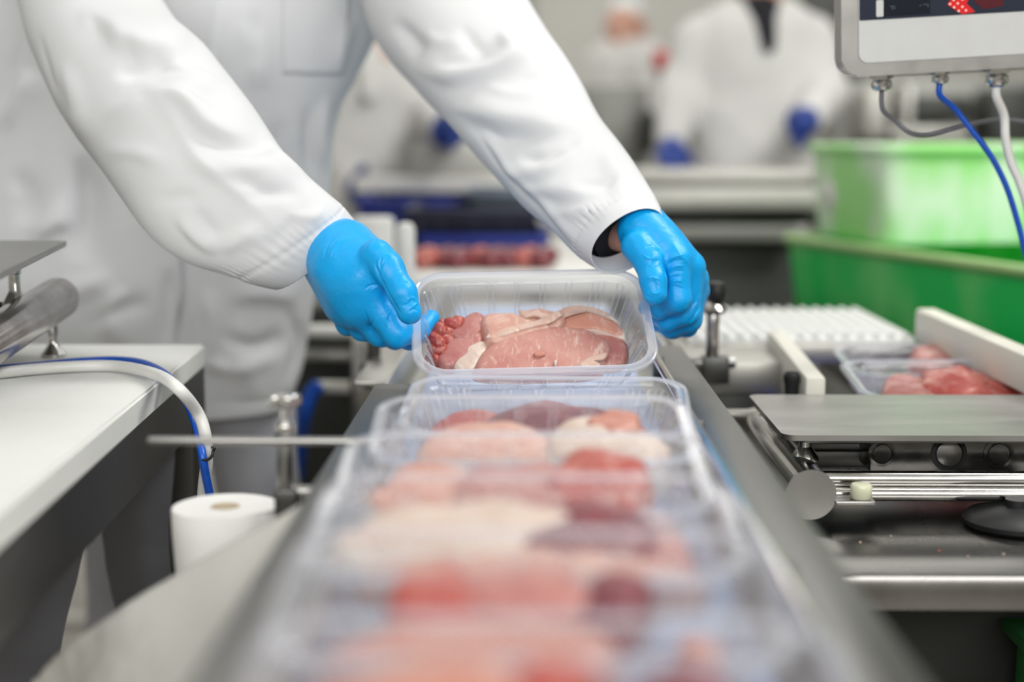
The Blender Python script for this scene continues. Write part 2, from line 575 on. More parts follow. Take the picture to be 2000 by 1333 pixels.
def smooth_path(pts, sub):
    pts = [np.array(p, float) for p in pts]
    if sub <= 1 or len(pts) < 3:
        return pts
    out = []
    n = len(pts)
    for i in range(n - 1):
        p0, p1, p2, p3 = pts[max(i - 1, 0)], pts[i], pts[i + 1], pts[min(i + 2, n - 1)]
        for k in range(sub):
            t = k / sub
            out.append(0.5 * ((2 * p1) + (-p0 + p2) * t + (2 * p0 - 5 * p1 + 4 * p2 - p3) * t * t + (-p0 + 3 * p1 - 3 * p2 + p3) * t ** 3))
    out.append(pts[-1])
    return out


def smooth_loop(pts, n):
    pts = [np.array(p, float) for p in pts]
    m = len(pts)
    out = []
    for i in range(m):
        p0, p1, p2, p3 = pts[i - 1], pts[i], pts[(i + 1) % m], pts[(i + 2) % m]
        for k in range(8):
            t = k / 8
            out.append(0.5 * ((2 * p1) + (-p0 + p2) * t + (2 * p0 - 5 * p1 + 4 * p2 - p3) * t * t + (-p0 + 3 * p1 - 3 * p2 + p3) * t ** 3))
    out = np.array(out + [out[0]])
    d = np.concatenate([[0], np.cumsum(np.linalg.norm(np.diff(out, axis=0), axis=1))])
    s = np.linspace(0, d[-1], n, endpoint=False)
    return np.stack([np.interp(s, d, out[:, i]) for i in range(out.shape[1])], 1)


def rrect(w, d, r, k=8, corner=(1, 1, 1, 1)):
    out = []
    for i, (cx, cy, a0) in enumerate(((w / 2 - r, d / 2 - r, 0), (-w / 2 + r, d / 2 - r, 90), (-w / 2 + r, -d / 2 + r, 180), (w / 2 - r, -d / 2 + r, 270))):
        for j in range(k + 1):
            a = math.radians(a0 + 90 * j / k)
            out.append((cx + r * math.cos(a), cy + r * math.sin(a)))
    return out


def grid_mesh(V, close_u=False, cap=False):
    """V: (rows, cols, 3) array to a quad mesh; close_u wraps the columns"""
    r, c = V.shape[:2]
    idx = np.arange(r * c).reshape(r, c)
    if close_u:
        idx2 = np.concatenate([idx, idx[:, :1]], 1)
    else:
        idx2 = idx
    q = np.stack([idx2[:-1, :-1], idx2[:-1, 1:], idx2[1:, 1:], idx2[1:, :-1]], -1).reshape(-1, 4)
    return raw_mesh(V.reshape(-1, 3), q)


def raw_mesh(v, q):
    me = bpy.data.meshes.new('m')
    me.vertices.add(len(v))
    me.vertices.foreach_set('co', np.ascontiguousarray(v, dtype=np.float32).ravel())
    me.loops.add(q.size)
    me.loops.foreach_set('vertex_index', np.ascontiguousarray(q, dtype=np.int32).ravel())
    me.polygons.add(len(q))
    me.polygons.foreach_set('loop_start', np.arange(0, q.size, q.shape[1], dtype=np.int32))
    me.update(calc_edges=True)
    me.validate()
    return me


def grid_normals(V, close_u):
    if close_u:
        du = np.roll(V, -1, 1) - np.roll(V, 1, 1)
    else:
        du = np.gradient(V, axis=1)
    dv = np.gradient(V, axis=0)
    n = np.cross(du, dv)
    return n / (np.linalg.norm(n, axis=-1, keepdims=True) + 1e-12)


def seg_dist(px, py, line):
    """distance from points to a polyline in the picture plane, signed by side, with an end fade"""
    best = np.full(px.shape, 1e9)
    sgn = np.ones(px.shape)
    tt = np.zeros(px.shape)
    n = len(line) - 1
    for i in range(n):
        (x0, y0), (x1, y1) = line[i], line[i + 1]
        dx, dy = x1 - x0, y1 - y0
        L2 = dx * dx + dy * dy
        t = np.clip(((px - x0) * dx + (py - y0) * dy) / L2, 0, 1)
        d = np.hypot(px - x0 - t * dx, py - y0 - t * dy)
        s = np.sign((px - x0) * dy - (py - y0) * dx)
        m = d < best
        best = np.where(m, d, best)
        sgn = np.where(m, s, sgn)
        tt = np.where(m, (i + t) / n, tt)
    return best, sgn, tt


def sm(pl, sub=6):
    return [tuple(p) for p in smooth_path(pl, sub)]


def sculpt(V, N, folds, cloth=True):
    """push cloth or glove surface along its normal by ridge and crease lines; (line, height, width, kind)"""
    px, py = proj(V.reshape(-1, 3))
    px, py = px.reshape(V.shape[:-1]), py.reshape(V.shape[:-1])
    view = V - CAM
    view /= np.linalg.norm(view, axis=-1, keepdims=True)
    f = -(view * N).sum(-1)
    f = np.clip(f * 2.5 + 0.15, 0, 1)
    disp = np.zeros(px.shape)
    for ln, amp, w, kind in folds:
        d, s, t = seg_dist(px, py, sm(ln, 5))
        e = np.clip(np.minimum(t, 1 - t) * 2.6, 0, 1)
        e = e * e * (3 - 2 * e)
        if cloth:
            amp = amp * 1.6
            w = w * (0.75 + 0.75 * t)
            d = np.abs(d * s + 5.0 * np.sin(px * 0.021 + py * 0.017) * 1.0)
            s = np.sign(d * s + 1e-9)
        if kind == 'r':
            k = np.exp(-(d / w) ** 2)
        elif kind == 'a':          # asymmetric fold: steep on one side, soft on the other
            k = np.where(s > 0, np.exp(-(d / (w * 0.8)) ** 2), np.exp(-(d / (w * 2.0)) ** 2))
        elif kind == 'b':
            k = np.where(s < 0, np.exp(-(d / (w * 0.8)) ** 2), np.exp(-(d / (w * 2.0)) ** 2))
        disp += amp * k * e
    disp = disp * f
    if cloth:
        for _ in range(3):
            disp = (np.roll(disp, 1, 1) + 2 * disp + np.roll(disp, -1, 1)) / 4
            disp[1:-1] = (disp[:-2] + 2 * disp[1:-1] + disp[2:]) / 4
    return V + N * disp[..., None]


def fbm(V, scale, seed=0, octs=3):
    """cheap smooth noise from summed sines"""
    rs = np.random.RandomState(seed)
    out = np.zeros(V.shape[:-1])
    a = 1.0
    for o in range(octs):
        for k in range(4):
            d = rs.normal(size=3)
            d /= np.linalg.norm(d)
            out += a * np.sin((V @ d) * scale * (2 ** o) + rs.rand() * 6.28 + 1.7 * np.sin((V @ rs.normal(size=3)) * scale * (2 ** o) * 0.6)) / 4
        a *= 0.5
    return out


# ------------------------------------------------------------------ smooth bodies from joined tapered limbs
def surface_nets(f, org, h):
    nx, ny, nz = f.shape
    s = f < 0
    S = s[:-1, :-1, :-1].astype(np.uint8)
    cnt = np.zeros((nx - 1, ny - 1, nz - 1), np.uint8)
    for dx in (0, 1):
        for dy in (0, 1):
            for dz in (0, 1):
                cnt += s[dx:nx - 1 + dx, dy:ny - 1 + dy, dz:nz - 1 + dz]
    act = (cnt > 0) & (cnt < 8)
    ii, jj, kk = np.nonzero(act)
    idx = np.full(act.shape, -1, np.int64)
    idx[ii, jj, kk] = np.arange(len(ii))
    acc = np.zeros((len(ii), 3))
    num = np.zeros(len(ii))
    cor = [(a, b, c) for a in (0, 1) for b in (0, 1) for c in (0, 1)]
    for a in cor:
        for ax in range(3):
            if a[ax] == 0:
                b = list(a)
                b[ax] = 1
                fa = f[ii + a[0], jj + a[1], kk + a[2]]
                fb = f[ii + b[0], jj + b[1], kk + b[2]]
                m = (fa < 0) != (fb < 0)
                t = np.where(m, fa / np.where(m, fa - fb, 1), 0)
                p = np.array(a, float)[None] + np.zeros((len(ii), 1))
                p[:, ax] += t
                acc += p * m[:, None]
                num += m
    v = (np.stack([ii, jj, kk], 1) + acc / num[:, None]) * h + org
    quads = []
    for ax in range(3):
        sl0 = [slice(1, -1)] * 3
        sl1 = [slice(1, -1)] * 3
        sl0[ax] = slice(0, -1)
        sl1[ax] = slice(1, None)
        a, b = s[tuple(sl0)], s[tuple(sl1)]
        I = np.argwhere(a != b)
        flip = a[a != b]
        off = np.ones(3, int)
        off[ax] = 0
        I = I + off
        u, w = (ax + 1) % 3, (ax + 2) % 3
        eu, ew = np.eye(3, dtype=int)[u], np.eye(3, dtype=int)[w]
        c = [I - eu - ew, I - ew, I, I - eu]
        q = np.stack([idx[k[:, 0], k[:, 1], k[:, 2]] for k in c], 1)
        q[~flip] = q[~flip][:, ::-1]
        quads.append(q)
    return v, np.concatenate(quads)


def sdf_parts(groups, h, pad=0.01):
    """groups: list of (k, cones); cones (p, q, r1, r2[, k]) joined smoothly; groups joined with k"""
    allc = [c for _, cs in groups for c in cs]
    lo = np.min([np.minimum(np.array(c[0]) - c[2], np.array(c[1]) - c[3]) for c in allc], 0) - pad
    hi = np.max([np.maximum(np.array(c[0]) + c[2], np.array(c[1]) + c[3]) for c in allc], 0) + pad
    n = np.ceil((hi - lo) / h).astype(int) + 1
    g = [lo[i] + np.arange(n[i]) * h for i in range(3)]
    X, Y, Z = np.meshgrid(*g, indexing='ij')
    X, Y, Z = X.astype(np.float32), Y.astype(np.float32), Z.astype(np.float32)

    def cone(c):
        p, q, r1, r2 = np.array(c[0], float), np.array(c[1], float), c[2], c[3]
        d = q - p
        L2 = float(d @ d) + 1e-12
        t = np.clip(((X - p[0]) * d[0] + (Y - p[1]) * d[1] + (Z - p[2]) * d[2]) / L2, 0, 1)
        return np.sqrt((X - p[0] - t * d[0]) ** 2 + (Y - p[1] - t * d[1]) ** 2 + (Z - p[2] - t * d[2]) ** 2) - (r1 + (r2 - r1) * t)

    def smin(a, b, k):
        m = np.clip(0.5 + 0.5 * (b - a) / k, 0, 1)
        return b * (1 - m) + a * m - k * m * (1 - m)
    tot = None
    for kg, cs in groups:
        f = None
        for c in cs:
            fc = cone(c)
            f = fc if f is None else smin(f, fc, c[4] if len(c) > 4 else kg)
        tot = f if tot is None else smin(tot, f, cs[0][5] if len(cs[0]) > 5 else 0.004)
    return surface_nets(tot, lo, h)


def vnormals(v, q):
    n = np.cross(v[q[:, 2]] - v[q[:, 0]], v[q[:, 3]] - v[q[:, 1]])
    out = np.zeros_like(v)
    for i in range(4):
        np.add.at(out, q[:, i], n)
    return out / (np.linalg.norm(out, axis=1, keepdims=True) + 1e-12)


def relax(v, q, it=2, lam=0.5):
    e = np.concatenate([q[:, [0, 1]], q[:, [1, 2]], q[:, [2, 3]], q[:, [3, 0]]])
    for _ in range(it):
        acc = np.zeros_like(v)
        num = np.zeros(len(v))
        np.add.at(acc, e[:, 0], v[e[:, 1]])
        np.add.at(acc, e[:, 1], v[e[:, 0]])
        np.add.at(num, e[:, 0], 1)
        np.add.at(num, e[:, 1], 1)
        v = v * (1 - lam) + lam * acc / num[:, None]
    return v


def body_mesh(groups, h, it=2, post=None):
    v, q = sdf_parts(groups, h)
    v = relax(v, q, it)
    n = vnormals(v, q)
    if (v * n).sum(1).mean() - (v.mean(0) * n).sum(1).mean() < 0:
        q = q[:, ::-1]
        n = -n
    if post is not None:
        v = post(v, n)
    return raw_mesh(v, q)


# ------------------------------------------------------------------ room
st = MB().b2((-4, -2.6, -0.1), (5, 9, 0))
struct('floor', st, M['floor'])
struct('wall_back', MB().b2((-4, 8.5, 0), (5, 8.62, 3.2)), M['wall'])
struct('wall_front', MB().b2((-4, -2.62, 0), (5, -2.5, 3.2)), M['wall'])
struct('wall_left', MB().b2((-4.12, -2.6, 0), (-4, 8.6, 3.2)), M['wall'])
struct('wall_right', MB().b2((5, -2.6, 0), (5.12, 8.6, 3.2)), M['wall'])
struct('ceiling', MB().b2((-4, -2.6, 3.2), (5, 8.6, 3.3)), M['ceiling'])
for k, x in enumerate((-2.6, -1.3, 0.0, 1.3, 2.6)):
    struct('trim_%d' % (k + 1), MB().b2((x - 0.02, 8.47, 0), (x + 0.02, 8.5, 3.2), 0.004), M['machine_grey'])

# ------------------------------------------------------------------ main conveyor
XL, XR = -0.142, 0.168
conv = thing('conveyor', 'steel conveyor with a pale blue belt carrying the row of meat trays towards the front', 'conveyor', (0.0, 1.1, 0.0))
m = MB()
m.b2((XL, 0.1, 0.954), (XL + 0.034, 1.36, 0.960), 0.0015)
m.b2((XL, 0.1, 0.90), (XL + 0.003, 1.36, 0.957), 0.001)
obj('side_rail', m, M['steel_y'], conv)
m = MB()
m.b2((XR - 0.031, 0.1, 0.954), (XR, 1.62, 0.960), 0.0015)
m.b2((XR - 0.003, 0.1, 0.90), (XR, 1.62, 0.957), 0.001)
obj('side_rail', m, M['steel_y'], conv)
m = MB()
m.b2((XL + 0.003, 0.1, 0.90), (XL + 0.006, 2.36, 0.95))
m.b2((XR - 0.012, 0.1, 0.90), (XR - 0.008, 2.36, 0.95))
m.b2((XL + 0.003, 0.1, 0.885), (XR - 0.003, 2.36, 0.90))
obj('belt_bed', m, M['steel_pale'], conv)
obj('belt', MB().b2((XL + 0.03, 0.1, 0.915), (XR - 0.045, 2.36, 0.922), 0.002), M['pale_belt'], conv)
for y in (0.12, 2.35):
    obj('roller', MB().cyl((XL + 0.03, y, 0.91), (XR - 0.045, y, 0.91), 0.018, 20), M['polished'], conv)
obj('guide_bar', MB().tube([(XR - 0.040, 0.1, 0.968), (XR - 0.040, 1.3, 0.968), (XR - 0.040, 1.60, 0.968)], 0.0042, 10, 2), M['polished'], conv)
obj('guide_bar', MB().tube([(XL + 0.040, 0.1, 0.962), (XL + 0.040, 1.0, 0.962), (XL + 0.040, 1.3, 0.962)], 0.0042, 10, 2), M['polished'], conv)
for y in (0.35, 0.75, 1.15, 1.5):
    m = MB().b2((XR - 0.041, y - 0.006, 0.94), (XR - 0.030, y + 0.006, 0.966), 0.001)
    obj('guide_bracket', m, M['steel_dark'], conv)
for x in (XL + 0.03, XR - 0.03):
    for y in (0.3, 1.9):
        obj('leg', MB().b2((x - 0.02, y - 0.02, 0), (x + 0.02, y + 0.02, 0.885), 0.003), M['steel_bg'], conv)
# wide plates past the last tray
pl = thing('transfer_plate', 'pale steel plate behind the held tray beside the conveyor end', 'plate', (0.22, 1.75, 0.93))
obj('plate_sheet', MB().b2((0.175, 1.66, 0.930), (0.30, 1.93, 0.936), 0.002), M['steel_bg'], pl)
obj('plate_flange', MB().b2((0.175, 1.655, 0.90), (0.30, 1.66, 0.936), 0.001), M['steel_bg'], pl)

# ------------------------------------------------------------------ trays
TW, TD, TH = 0.22, 0.14, 0.050


def tray_meshes():
    r0 = 0.032
    nl, ns, nc = 200, 120, 36

    def ring(w, d, r, z, rib=0.0):
        pts = []
        # straight sides and corner arcs, anticlockwise from the right side
        def side(a, b, n, nrm, cuts):
            a, b = np.array(a), np.array(b)
            for i in range(n):
                t = i / n
                p = a + (b - a) * t
                if rib:
                    s = 0
                    for c, wd in cuts:
                        s += math.exp(-((t - c) / wd) ** 2)
                    p = p + np.array(nrm) * (-rib * s)
                pts.append((p[0], p[1], z))

        def arc(cx, cy, a0):
            for i in range(nc):
                t = i / nc
                a = math.radians(a0 + 90 * t)
                rr = r
                if rib:
                    rr = r - rib * 0.8 * max(0, math.sin(t * math.pi * 5)) ** 2
                pts.append((cx + rr * math.cos(a), cy + rr * math.sin(a), z))
        longc = [(c, 0.008) for c in (0.02, 0.05, 0.08, 0.92, 0.95, 0.98)] + [(c, 0.006) for c in (0.20, 0.235, 0.37, 0.40, 0.535, 0.565, 0.70, 0.735)]
        shortc = [(c, 0.011) for c in (0.04, 0.09, 0.14, 0.86, 0.91, 0.96)] + [(c, 0.01) for c in (0.33, 0.38, 0.62, 0.67)]
        x, y = w / 2, d / 2
        side((x, -y + r), (x, y - r), ns, (1, 0), shortc)
        arc(x - r, y - r, 0)
        side((x - r, y), (-x + r, y), nl, (0, 1), longc)
        arc(-x + r, y - r, 90)
        side((-x, y - r), (-x, -y + r), ns, (-1, 0), shortc)
        arc(-x + r, -y + r, 180)
        side((-x + r, -y), (x - r, -y), nl, (0, -1), longc)
        arc(x - r, -y + r, 270)
        return np.array(pts)
    # rim: a turned-down lip and a flat flange
    R = [ring(TW, TD, r0, -0.0035), ring(TW + 0.0006, TD + 0.0006, r0, -0.0010), ring(TW - 0.0012, TD - 0.0012, r0 - 0.0006, 0.0),
         ring(TW - 0.0045, TD - 0.0045, r0 - 0.002, 0.0003), ring(TW - 0.006, TD - 0.006, r0 - 0.003, -0.0004),
         ring(TW - 0.017, TD - 0.017, r0 - 0.0075, -0.0004)]
    rim = grid_mesh(np.array(R), True)
    B = [ring(TW - 0.017, TD - 0.017, r0 - 0.0075, -0.0004), ring(TW - 0.018, TD - 0.018, r0 - 0.008, -0.0012), ring(TW - 0.0188, TD - 0.0188, r0 - 0.0084, -0.0048),
         ring(TW - 0.020, TD - 0.020, r0 - 0.009, -0.0056), ring(TW - 0.0235, TD - 0.0235, r0 - 0.0105, -0.0060, 0.0002)]
    for k in range(9):
        t = k / 8
        w = 0.0245 + 0.018 * t
        B.append(ring(TW - w, TD - w, r0 - 0.011 - 0.002 * t, -0.0075 - 0.0335 * t, 0.0026 * min(1, 0.35 + t * 3)))
    for k in range(1, 6):
        a = k / 5 * math.pi / 2
        w = 0.0425 + 0.014 * math.sin(a)
        B.append(ring(TW - w, TD - w, max(0.012, r0 - 0.013 - 0.006 * math.sin(a)), -0.041 - 0.008 * (1 - math.cos(a)), 0.0012 * math.cos(a)))
    last = B[-1]
    for s in (0.9, 0.87, 0.6, 0.3, 0.02):
        q = last * [s, s, 1]
        q[:, 2] = -0.049 + (0.0012 if s < 0.88 else 0)
        B.append(q)
    body = grid_mesh(np.array(B), True)
    # raised beads up the walls, in pairs on the long sides and threes by the corners
    m = MB()
    W_ = np.array(B)[4:15]
    cols = []
    o0 = 0
    for side_i, (n, cuts) in enumerate(((ns, (0.03, 0.10, 0.17, 0.355, 0.645, 0.83, 0.90, 0.97)), (nl, (0.02, 0.055, 0.09, 0.22, 0.255, 0.385, 0.415, 0.55, 0.58, 0.715, 0.75, 0.91, 0.945, 0.98))) * 2):
        for c in cuts:
            cols.append(o0 + int(c * n))
        for c in (0.3, 0.5, 0.7):
            cols.append(o0 + n + int(c * nc))
        o0 += n + nc
    for c in cols:
        line = W_[:, c % W_.shape[1]].copy()
        line[:, :2] *= 0.9965
        m.tube(line, 0.00045, 5, 1)
    beads = m.mesh()
    return body, rim, beads


TB, TR, TBD = tray_meshes()
TBD.materials.append(M['bead'])
TBD.shade_smooth()
TB.materials.append(M['tray'])
TR.materials.append(M['rim'])


def tray(label, c, rot, group='clear trays of raw meat on the conveyor'):
    t = thing('meat_tray', label, 'tray', c, group, rot)
    for nm, me in (('tray_body', TB), ('tray_rim', TR), ('wall_beads', TBD)):
        o = bpy.data.objects.new(nm, me)
        COL.objects.link(o)
        o.parent = t
        if nm == 'wall_beads':
            o['kind'] = 'stuff'
    return t


TB.shade_smooth()
TR.shade_smooth()

HELD_C, HELD_R = np.array([0.0035, 1.3443, 1.0217]), (0.6155, -0.0206, 0.0959)
_Rh = Euler((HELD_R[0], 0, 0)).to_matrix() @ Euler((0, HELD_R[1], 0)).to_matrix()
HELD_M = np.array(Euler((0, 0, HELD_R[2])).to_matrix() @ _Rh)
HELD_E = Matrix(HELD_M.tolist()).to_euler()
tray('clear plastic tray of pink pork cutlets held up by two blue gloves', HELD_C, tuple(HELD_E), 'clear trays of raw meat on the conveyor')

# conveyor trays: (px of rear rim centre, y px of rear rim, distance of rear rim, rim height, tilt, yaw)
TRAYS = [
    (1072, 734, 1.2, 0.9945, 9.0, -2.5),
    (1038, 771, 1.066, 1.0010, 8.5, 1.0),
    (1022, 843, 0.950, 1.0005, 8.0, 0.5),
    (1030, 924, 0.826, 1.0005, 8.0, -0.5),
    (1040, 1030, 0.702, 1.0005, 8.0, -1.0),
    (1062, 1200, 0.578, 1.0005, 8.0, -0.5),
    (1062, 1420, 0.454, 1.0005, 8.0, 0.5),
]
ORD = ['nearest behind the held tray', 'second', 'third', 'fourth', 'fifth', 'sixth', 'seventh']
TL = ['clear tray under the held tray, first of the row on the belt',
      'clear tray with pink and white-fat meat, second of the row from the held tray',
      'clear blurred tray with red streaked meat, third of the row from the held tray',
      'clear blurred tray with a pale fat strip, fourth from the held tray',
      'clear blurred tray with red lumps and an orange spot, fifth of the row',
      'clear blurred tray with a maroon spot at right, sixth of the row',
      'clear tray closest to the viewer, last of the row below the picture']
TM = []
for (cx, ry, Y, z, tilt, yaw), lb in zip(TRAYS, TL):
    Rm = np.array((Euler((0, 0, math.radians(yaw))).to_matrix() @ Euler((math.radians(tilt), 0, 0)).to_matrix()))
    rear = PZ(cx, ry, z)
    c = rear - Rm @ np.array([0, TD / 2, 0])
    tray(lb, c, tuple(Matrix(Rm.tolist()).to_euler()))
    TM.append((c, Rm))


# ------------------------------------------------------------------ meat
def slab(outline, thick, frame, h=(0, 0, 0), seed=0, bumps=0.0015, sag=0.0, rnd=0.35, nr=26, na=110):
    """a slice of meat: closed outline (tray coordinates, metres), thickness, lying on the plane z = h0 + hx x + hy y"""
    c0, R = frame
    L = smooth_loop(outline, na)
    cen = L.mean(0)
    rs = np.random.RandomState(seed)
    ang = np.linspace(0, 2 * np.pi, na, endpoint=False)
    wob = sum(rs.normal() * np.sin(ang * k + rs.rand() * 6.28) / k for k in range(5, 14)) * 0.012
    rows, rim = [], []
    # underside centre -> edge -> over the top to the centre
    prof = []
    for t in np.linspace(0.0, 1, 7)[0:]:
        prof.append((t * 0.955, 0.0))
    for a in np.linspace(0.15, 1, 8):
        A = a * math.pi / 2
        prof.append((0.955 + 0.045 * math.sin(min(A * 2, math.pi)) if a < 0.5 else 0.955 + 0.045 * math.sin(min(A * 2, math.pi)) , rnd * 2 * a * 0.5 + 0.0))
    tt = np.linspace(0.95, 0.0, nr)
    for t in tt:
        prof.append((t, 1 - (1 - rnd) * (t ** 12) - 0.12 * t * t))
    for r, hh in prof:
        p2 = cen + (L - cen) * (r * (1 + wob[:, None] * (1 if r > 0.6 else 0)))
        base = h[0] + h[1] * p2[:, 0] + h[2] * p2[:, 1]
        q = np.stack([p2[:, 0], p2[:, 1], base + thick * hh], 1)
        nz = fbm(np.stack([p2[:, 0], p2[:, 1], p2[:, 0] * 0 + seed], 1), 70, seed, 3)
        q[:, 2] += bumps * nz * (1 if hh > 0.1 else 0.0)
        q[:, 2] -= sag * (np.linalg.norm(p2 - cen, axis=1) / 0.05) ** 2 * 0.01
        rows.append(q)
        rim.append(np.full(na, r))
    V = np.array(rows)
    W = V.reshape(-1, 3) @ R.T + c0
    me = grid_mesh(W.reshape(V.shape), True)
    a = me.attributes.new('rim', 'FLOAT', 'POINT')
    a.data.foreach_set('value', np.array(rim, dtype=np.float32).ravel())
    return me


def unproj(px, py, frame, h):
    """picture point to tray-plane coordinates on z = h0 + hx x + hy y"""
    c0, R = frame
    o = R.T @ (CAM - c0)
    d = R.T @ ray(px, py)
    t = (h[0] + h[1] * o[0] + h[2] * o[1] - o[2]) / (d[2] - h[1] * d[0] - h[2] * d[1])
    p = o + d * t
    return p[:2]


HF = (HELD_C, HELD_M)
FLOOR = -0.047


def held_slice(name, label, mat, pts, thick, h, seed, **k):
    """outline is that of the upper face, so the plane is set to the top of the slice"""
    top = (h[0] + thick * 0.85, h[1], h[2])
    poly = [unproj(x, y, HF, top) for x, y in pts]
    me = slab(poly, thick, HF, h, seed, **k)
    o = obj(name, me, M[mat], angle=None)
    tag(o, label, 'meat', 'meat in the held tray')
    return o


held_slice('pork_cutlet', 'pink pork slice with a white fat edge along its top, rear right in held tray', 'meat_fat_edge',
           [(1080, 616), (1100, 606), (1120, 601), (1147, 600), (1173, 606), (1202, 626), (1225, 645), (1228, 657), (1219, 662), (1185, 652), (1151, 645), (1100, 640)],
           0.012, (-0.040, 0, 0.10), 11)
held_slice('pork_cutlet', 'small pink pork slice with white gristle, rear middle in held tray', 'meat_pale',
           [(1010, 618), (1022, 604), (1046, 599), (1070, 603), (1094, 610), (1108, 625), (1090, 642), (1040, 642), (1012, 632)],
           0.012, (-0.037, 0, 0.10), 12, bumps=0.0025)
held_slice('pork_cutlet', 'rosy pork slice standing at the rear left in held tray', 'meat_rose',
           [(868, 650), (884, 634), (900, 622), (915, 612), (930, 606), (946, 612), (950, 634), (935, 654), (900, 664)],
           0.012, (-0.040, 0, 0.08), 13)
held_slice('pork_cutlet', 'pale pork slice with white fat, rear left of the front slice in held tray', 'meat_pale',
           [(937, 618), (948, 607), (968, 606), (997, 606), (1018, 614), (1045, 624), (1075, 628), (1085, 645), (1060, 668), (1000, 674), (952, 668), (944, 646), (937, 632)],
           0.014, (-0.036, 0, 0.06), 14, bumps=0.002)
held_slice('pork_cutlet', 'pale pork slice hanging down at the right end of the held tray', 'meat_rose',
           [(1150, 640), (1186, 640), (1206, 650), (1226, 668), (1230, 684), (1226, 700), (1216, 712), (1180, 716), (1150, 700)],
           0.012, (-0.043, 0, 0.0), 15)
held_slice('pork_cutlet', 'rounded dark pink pork slice, left of the fat flap in held tray', 'meat_rose',
           [(852, 700), (856, 684), (866, 672), (882, 658), (900, 648), (920, 641), (942, 640), (950, 656), (940, 676), (912, 700), (885, 716), (862, 716)],
           0.013, (-0.042, 0, 0.05), 16)
held_slice('pork_cutlet', 'whitish fat flap of pork between two slices, front left in held tray', 'fat',
           [(884, 706), (894, 690), (908, 676), (928, 666), (948, 662), (956, 676), (940, 700), (925, 722), (896, 722)],
           0.012, (-0.040, 0, 0.0), 17, bumps=0.0022)
held_slice('pork_cutlet', 'large pink pork slice with fine white marbling at the front of held tray', 'meat_main',
           [(922, 714), (930, 696), (941, 677), (962, 660), (997, 645), (1037, 637), (1076, 630), (1120, 630), (1158, 638), (1180, 651), (1197, 665), (1196, 684), (1184, 702), (1176, 722), (1120, 730), (1000, 734), (930, 730)],
           0.015, (-0.036, 0, 0.05), 18, bumps=0.0012)
SEAMS = [('whitish gristle seam across the rear slices in held tray', [(948, 655), (975, 642), (1000, 638), (1030, 630), (1062, 622), (1085, 614), (1100, 604), (1097, 616), (1075, 630), (1045, 637), (1010, 647), (975, 656)], (-0.0232, 0, 0.07), 41, 0.0022),
         ('short white fat strand at the rear middle of held tray', [(1012, 606), (1030, 612), (1050, 604), (1062, 612), (1082, 618), (1066, 625), (1045, 618), (1024, 620)], (-0.0240, 0, 0.09), 42, 0.0022),
         ('curved white fat edge along the rear right slice in held tray', [(1085, 616), (1098, 602), (1125, 597), (1150, 598), (1174, 604), (1198, 618), (1212, 632), (1190, 620), (1168, 611), (1148, 606), (1122, 606), (1104, 612), (1098, 624)], (-0.0300, 0, 0.10), 43, 0.0026),
         ('white marbled patch at the right end of the large front slice', [(1128, 712), (1142, 700), (1164, 694), (1186, 690), (1180, 702), (1160, 706), (1174, 715), (1150, 720)], (-0.0226, 0, 0.05), 44, 0.0016)]
for lb, pts, hh, sd_, tk in SEAMS:
    held_slice('fat_strand', lb, 'fat_pink', pts, tk, hh, sd_, bumps=0.0016, rnd=0.4, nr=8, na=90)
for k, (cx, cy, rx, ry, s) in enumerate([(862, 642, 17, 11, 3), (848, 655, 14, 12, 4), (852, 680, 14, 15, 5), (884, 637, 14, 9, 6), (846, 706, 9, 7, 7), (868, 654, 14, 10, 8), (850, 668, 12, 12, 9)]):
    pts = [(cx + rx * math.cos(a) * (1 + 0.2 * math.sin(3 * a + s)), cy - ry * math.sin(a) * (1 + 0.2 * math.cos(2 * a + s))) for a in np.linspace(0, 6.28, 9)[:-1]]
    lbs = ['ragged red meat trimming at the rear left corner of held tray', 'red meat trimming with a fat strand against the left wall of held tray',
           'dark red meat lump below the trimmings at the left wall of held tray', 'red meat trimming next to the rear left pork slice in held tray',
           'smallest red meat piece in the front left corner of held tray',
           'red meat trimming lying between the corner lump and the rosy slice in held tray', 'red meat lump halfway down the left wall of held tray']
    hz_ = -0.030 if k != 4 else -0.038
    uv = unproj(cx, cy, HF, (hz_, 0, 0.05))
    rs_ = np.random.RandomState(20 + s)
    cs_ = []
    for q_ in range(4):
        a_, b_ = [HELD_C + HELD_M @ np.array([uv[0] + rs_.uniform(-1, 1) * rx * 0.00035, uv[1] + rs_.uniform(-1, 1) * 0.006, hz_ + 0.05 * uv[1] + rs_.uniform(-0.006, 0.004)]) for _ in (0, 1)]
        cs_.append((a_, b_, rs_.uniform(0.0042, 0.0070), rs_.uniform(0.0035, 0.006)))
    me_ = body_mesh([(0.0025, cs_)], 0.0007, 1, lambda v, n, s=s: v + n * (0.0009 * fbm(v, 260, s, 3) + 0.0007 * np.abs(fbm(v, 420, s + 5, 2)))[:, None])
    tag(obj('meat_trimming', me_, M['meat_red'], angle=None), lbs[k], 'meat', 'meat in the held tray')
for cx, cy, rx, ry, lb, s in [(1053, 691, 12, 5, 'small pale meat crumb lying on the large front slice of held tray', 31), (1085, 707, 3, 5, 'tiny white fat crumb on the large front slice of held tray', 32)]:
    pts = [(cx + rx * math.cos(a), cy - ry * math.sin(a)) for a in np.linspace(0, 6.28, 9)[:-1]]
    held_slice('meat_crumb', lb, 'meat_orange' if s == 31 else 'fat', pts, 0.003, (-0.0205, 0, 0.05), s, bumps=0.0006, rnd=0.5, nr=8, na=24)


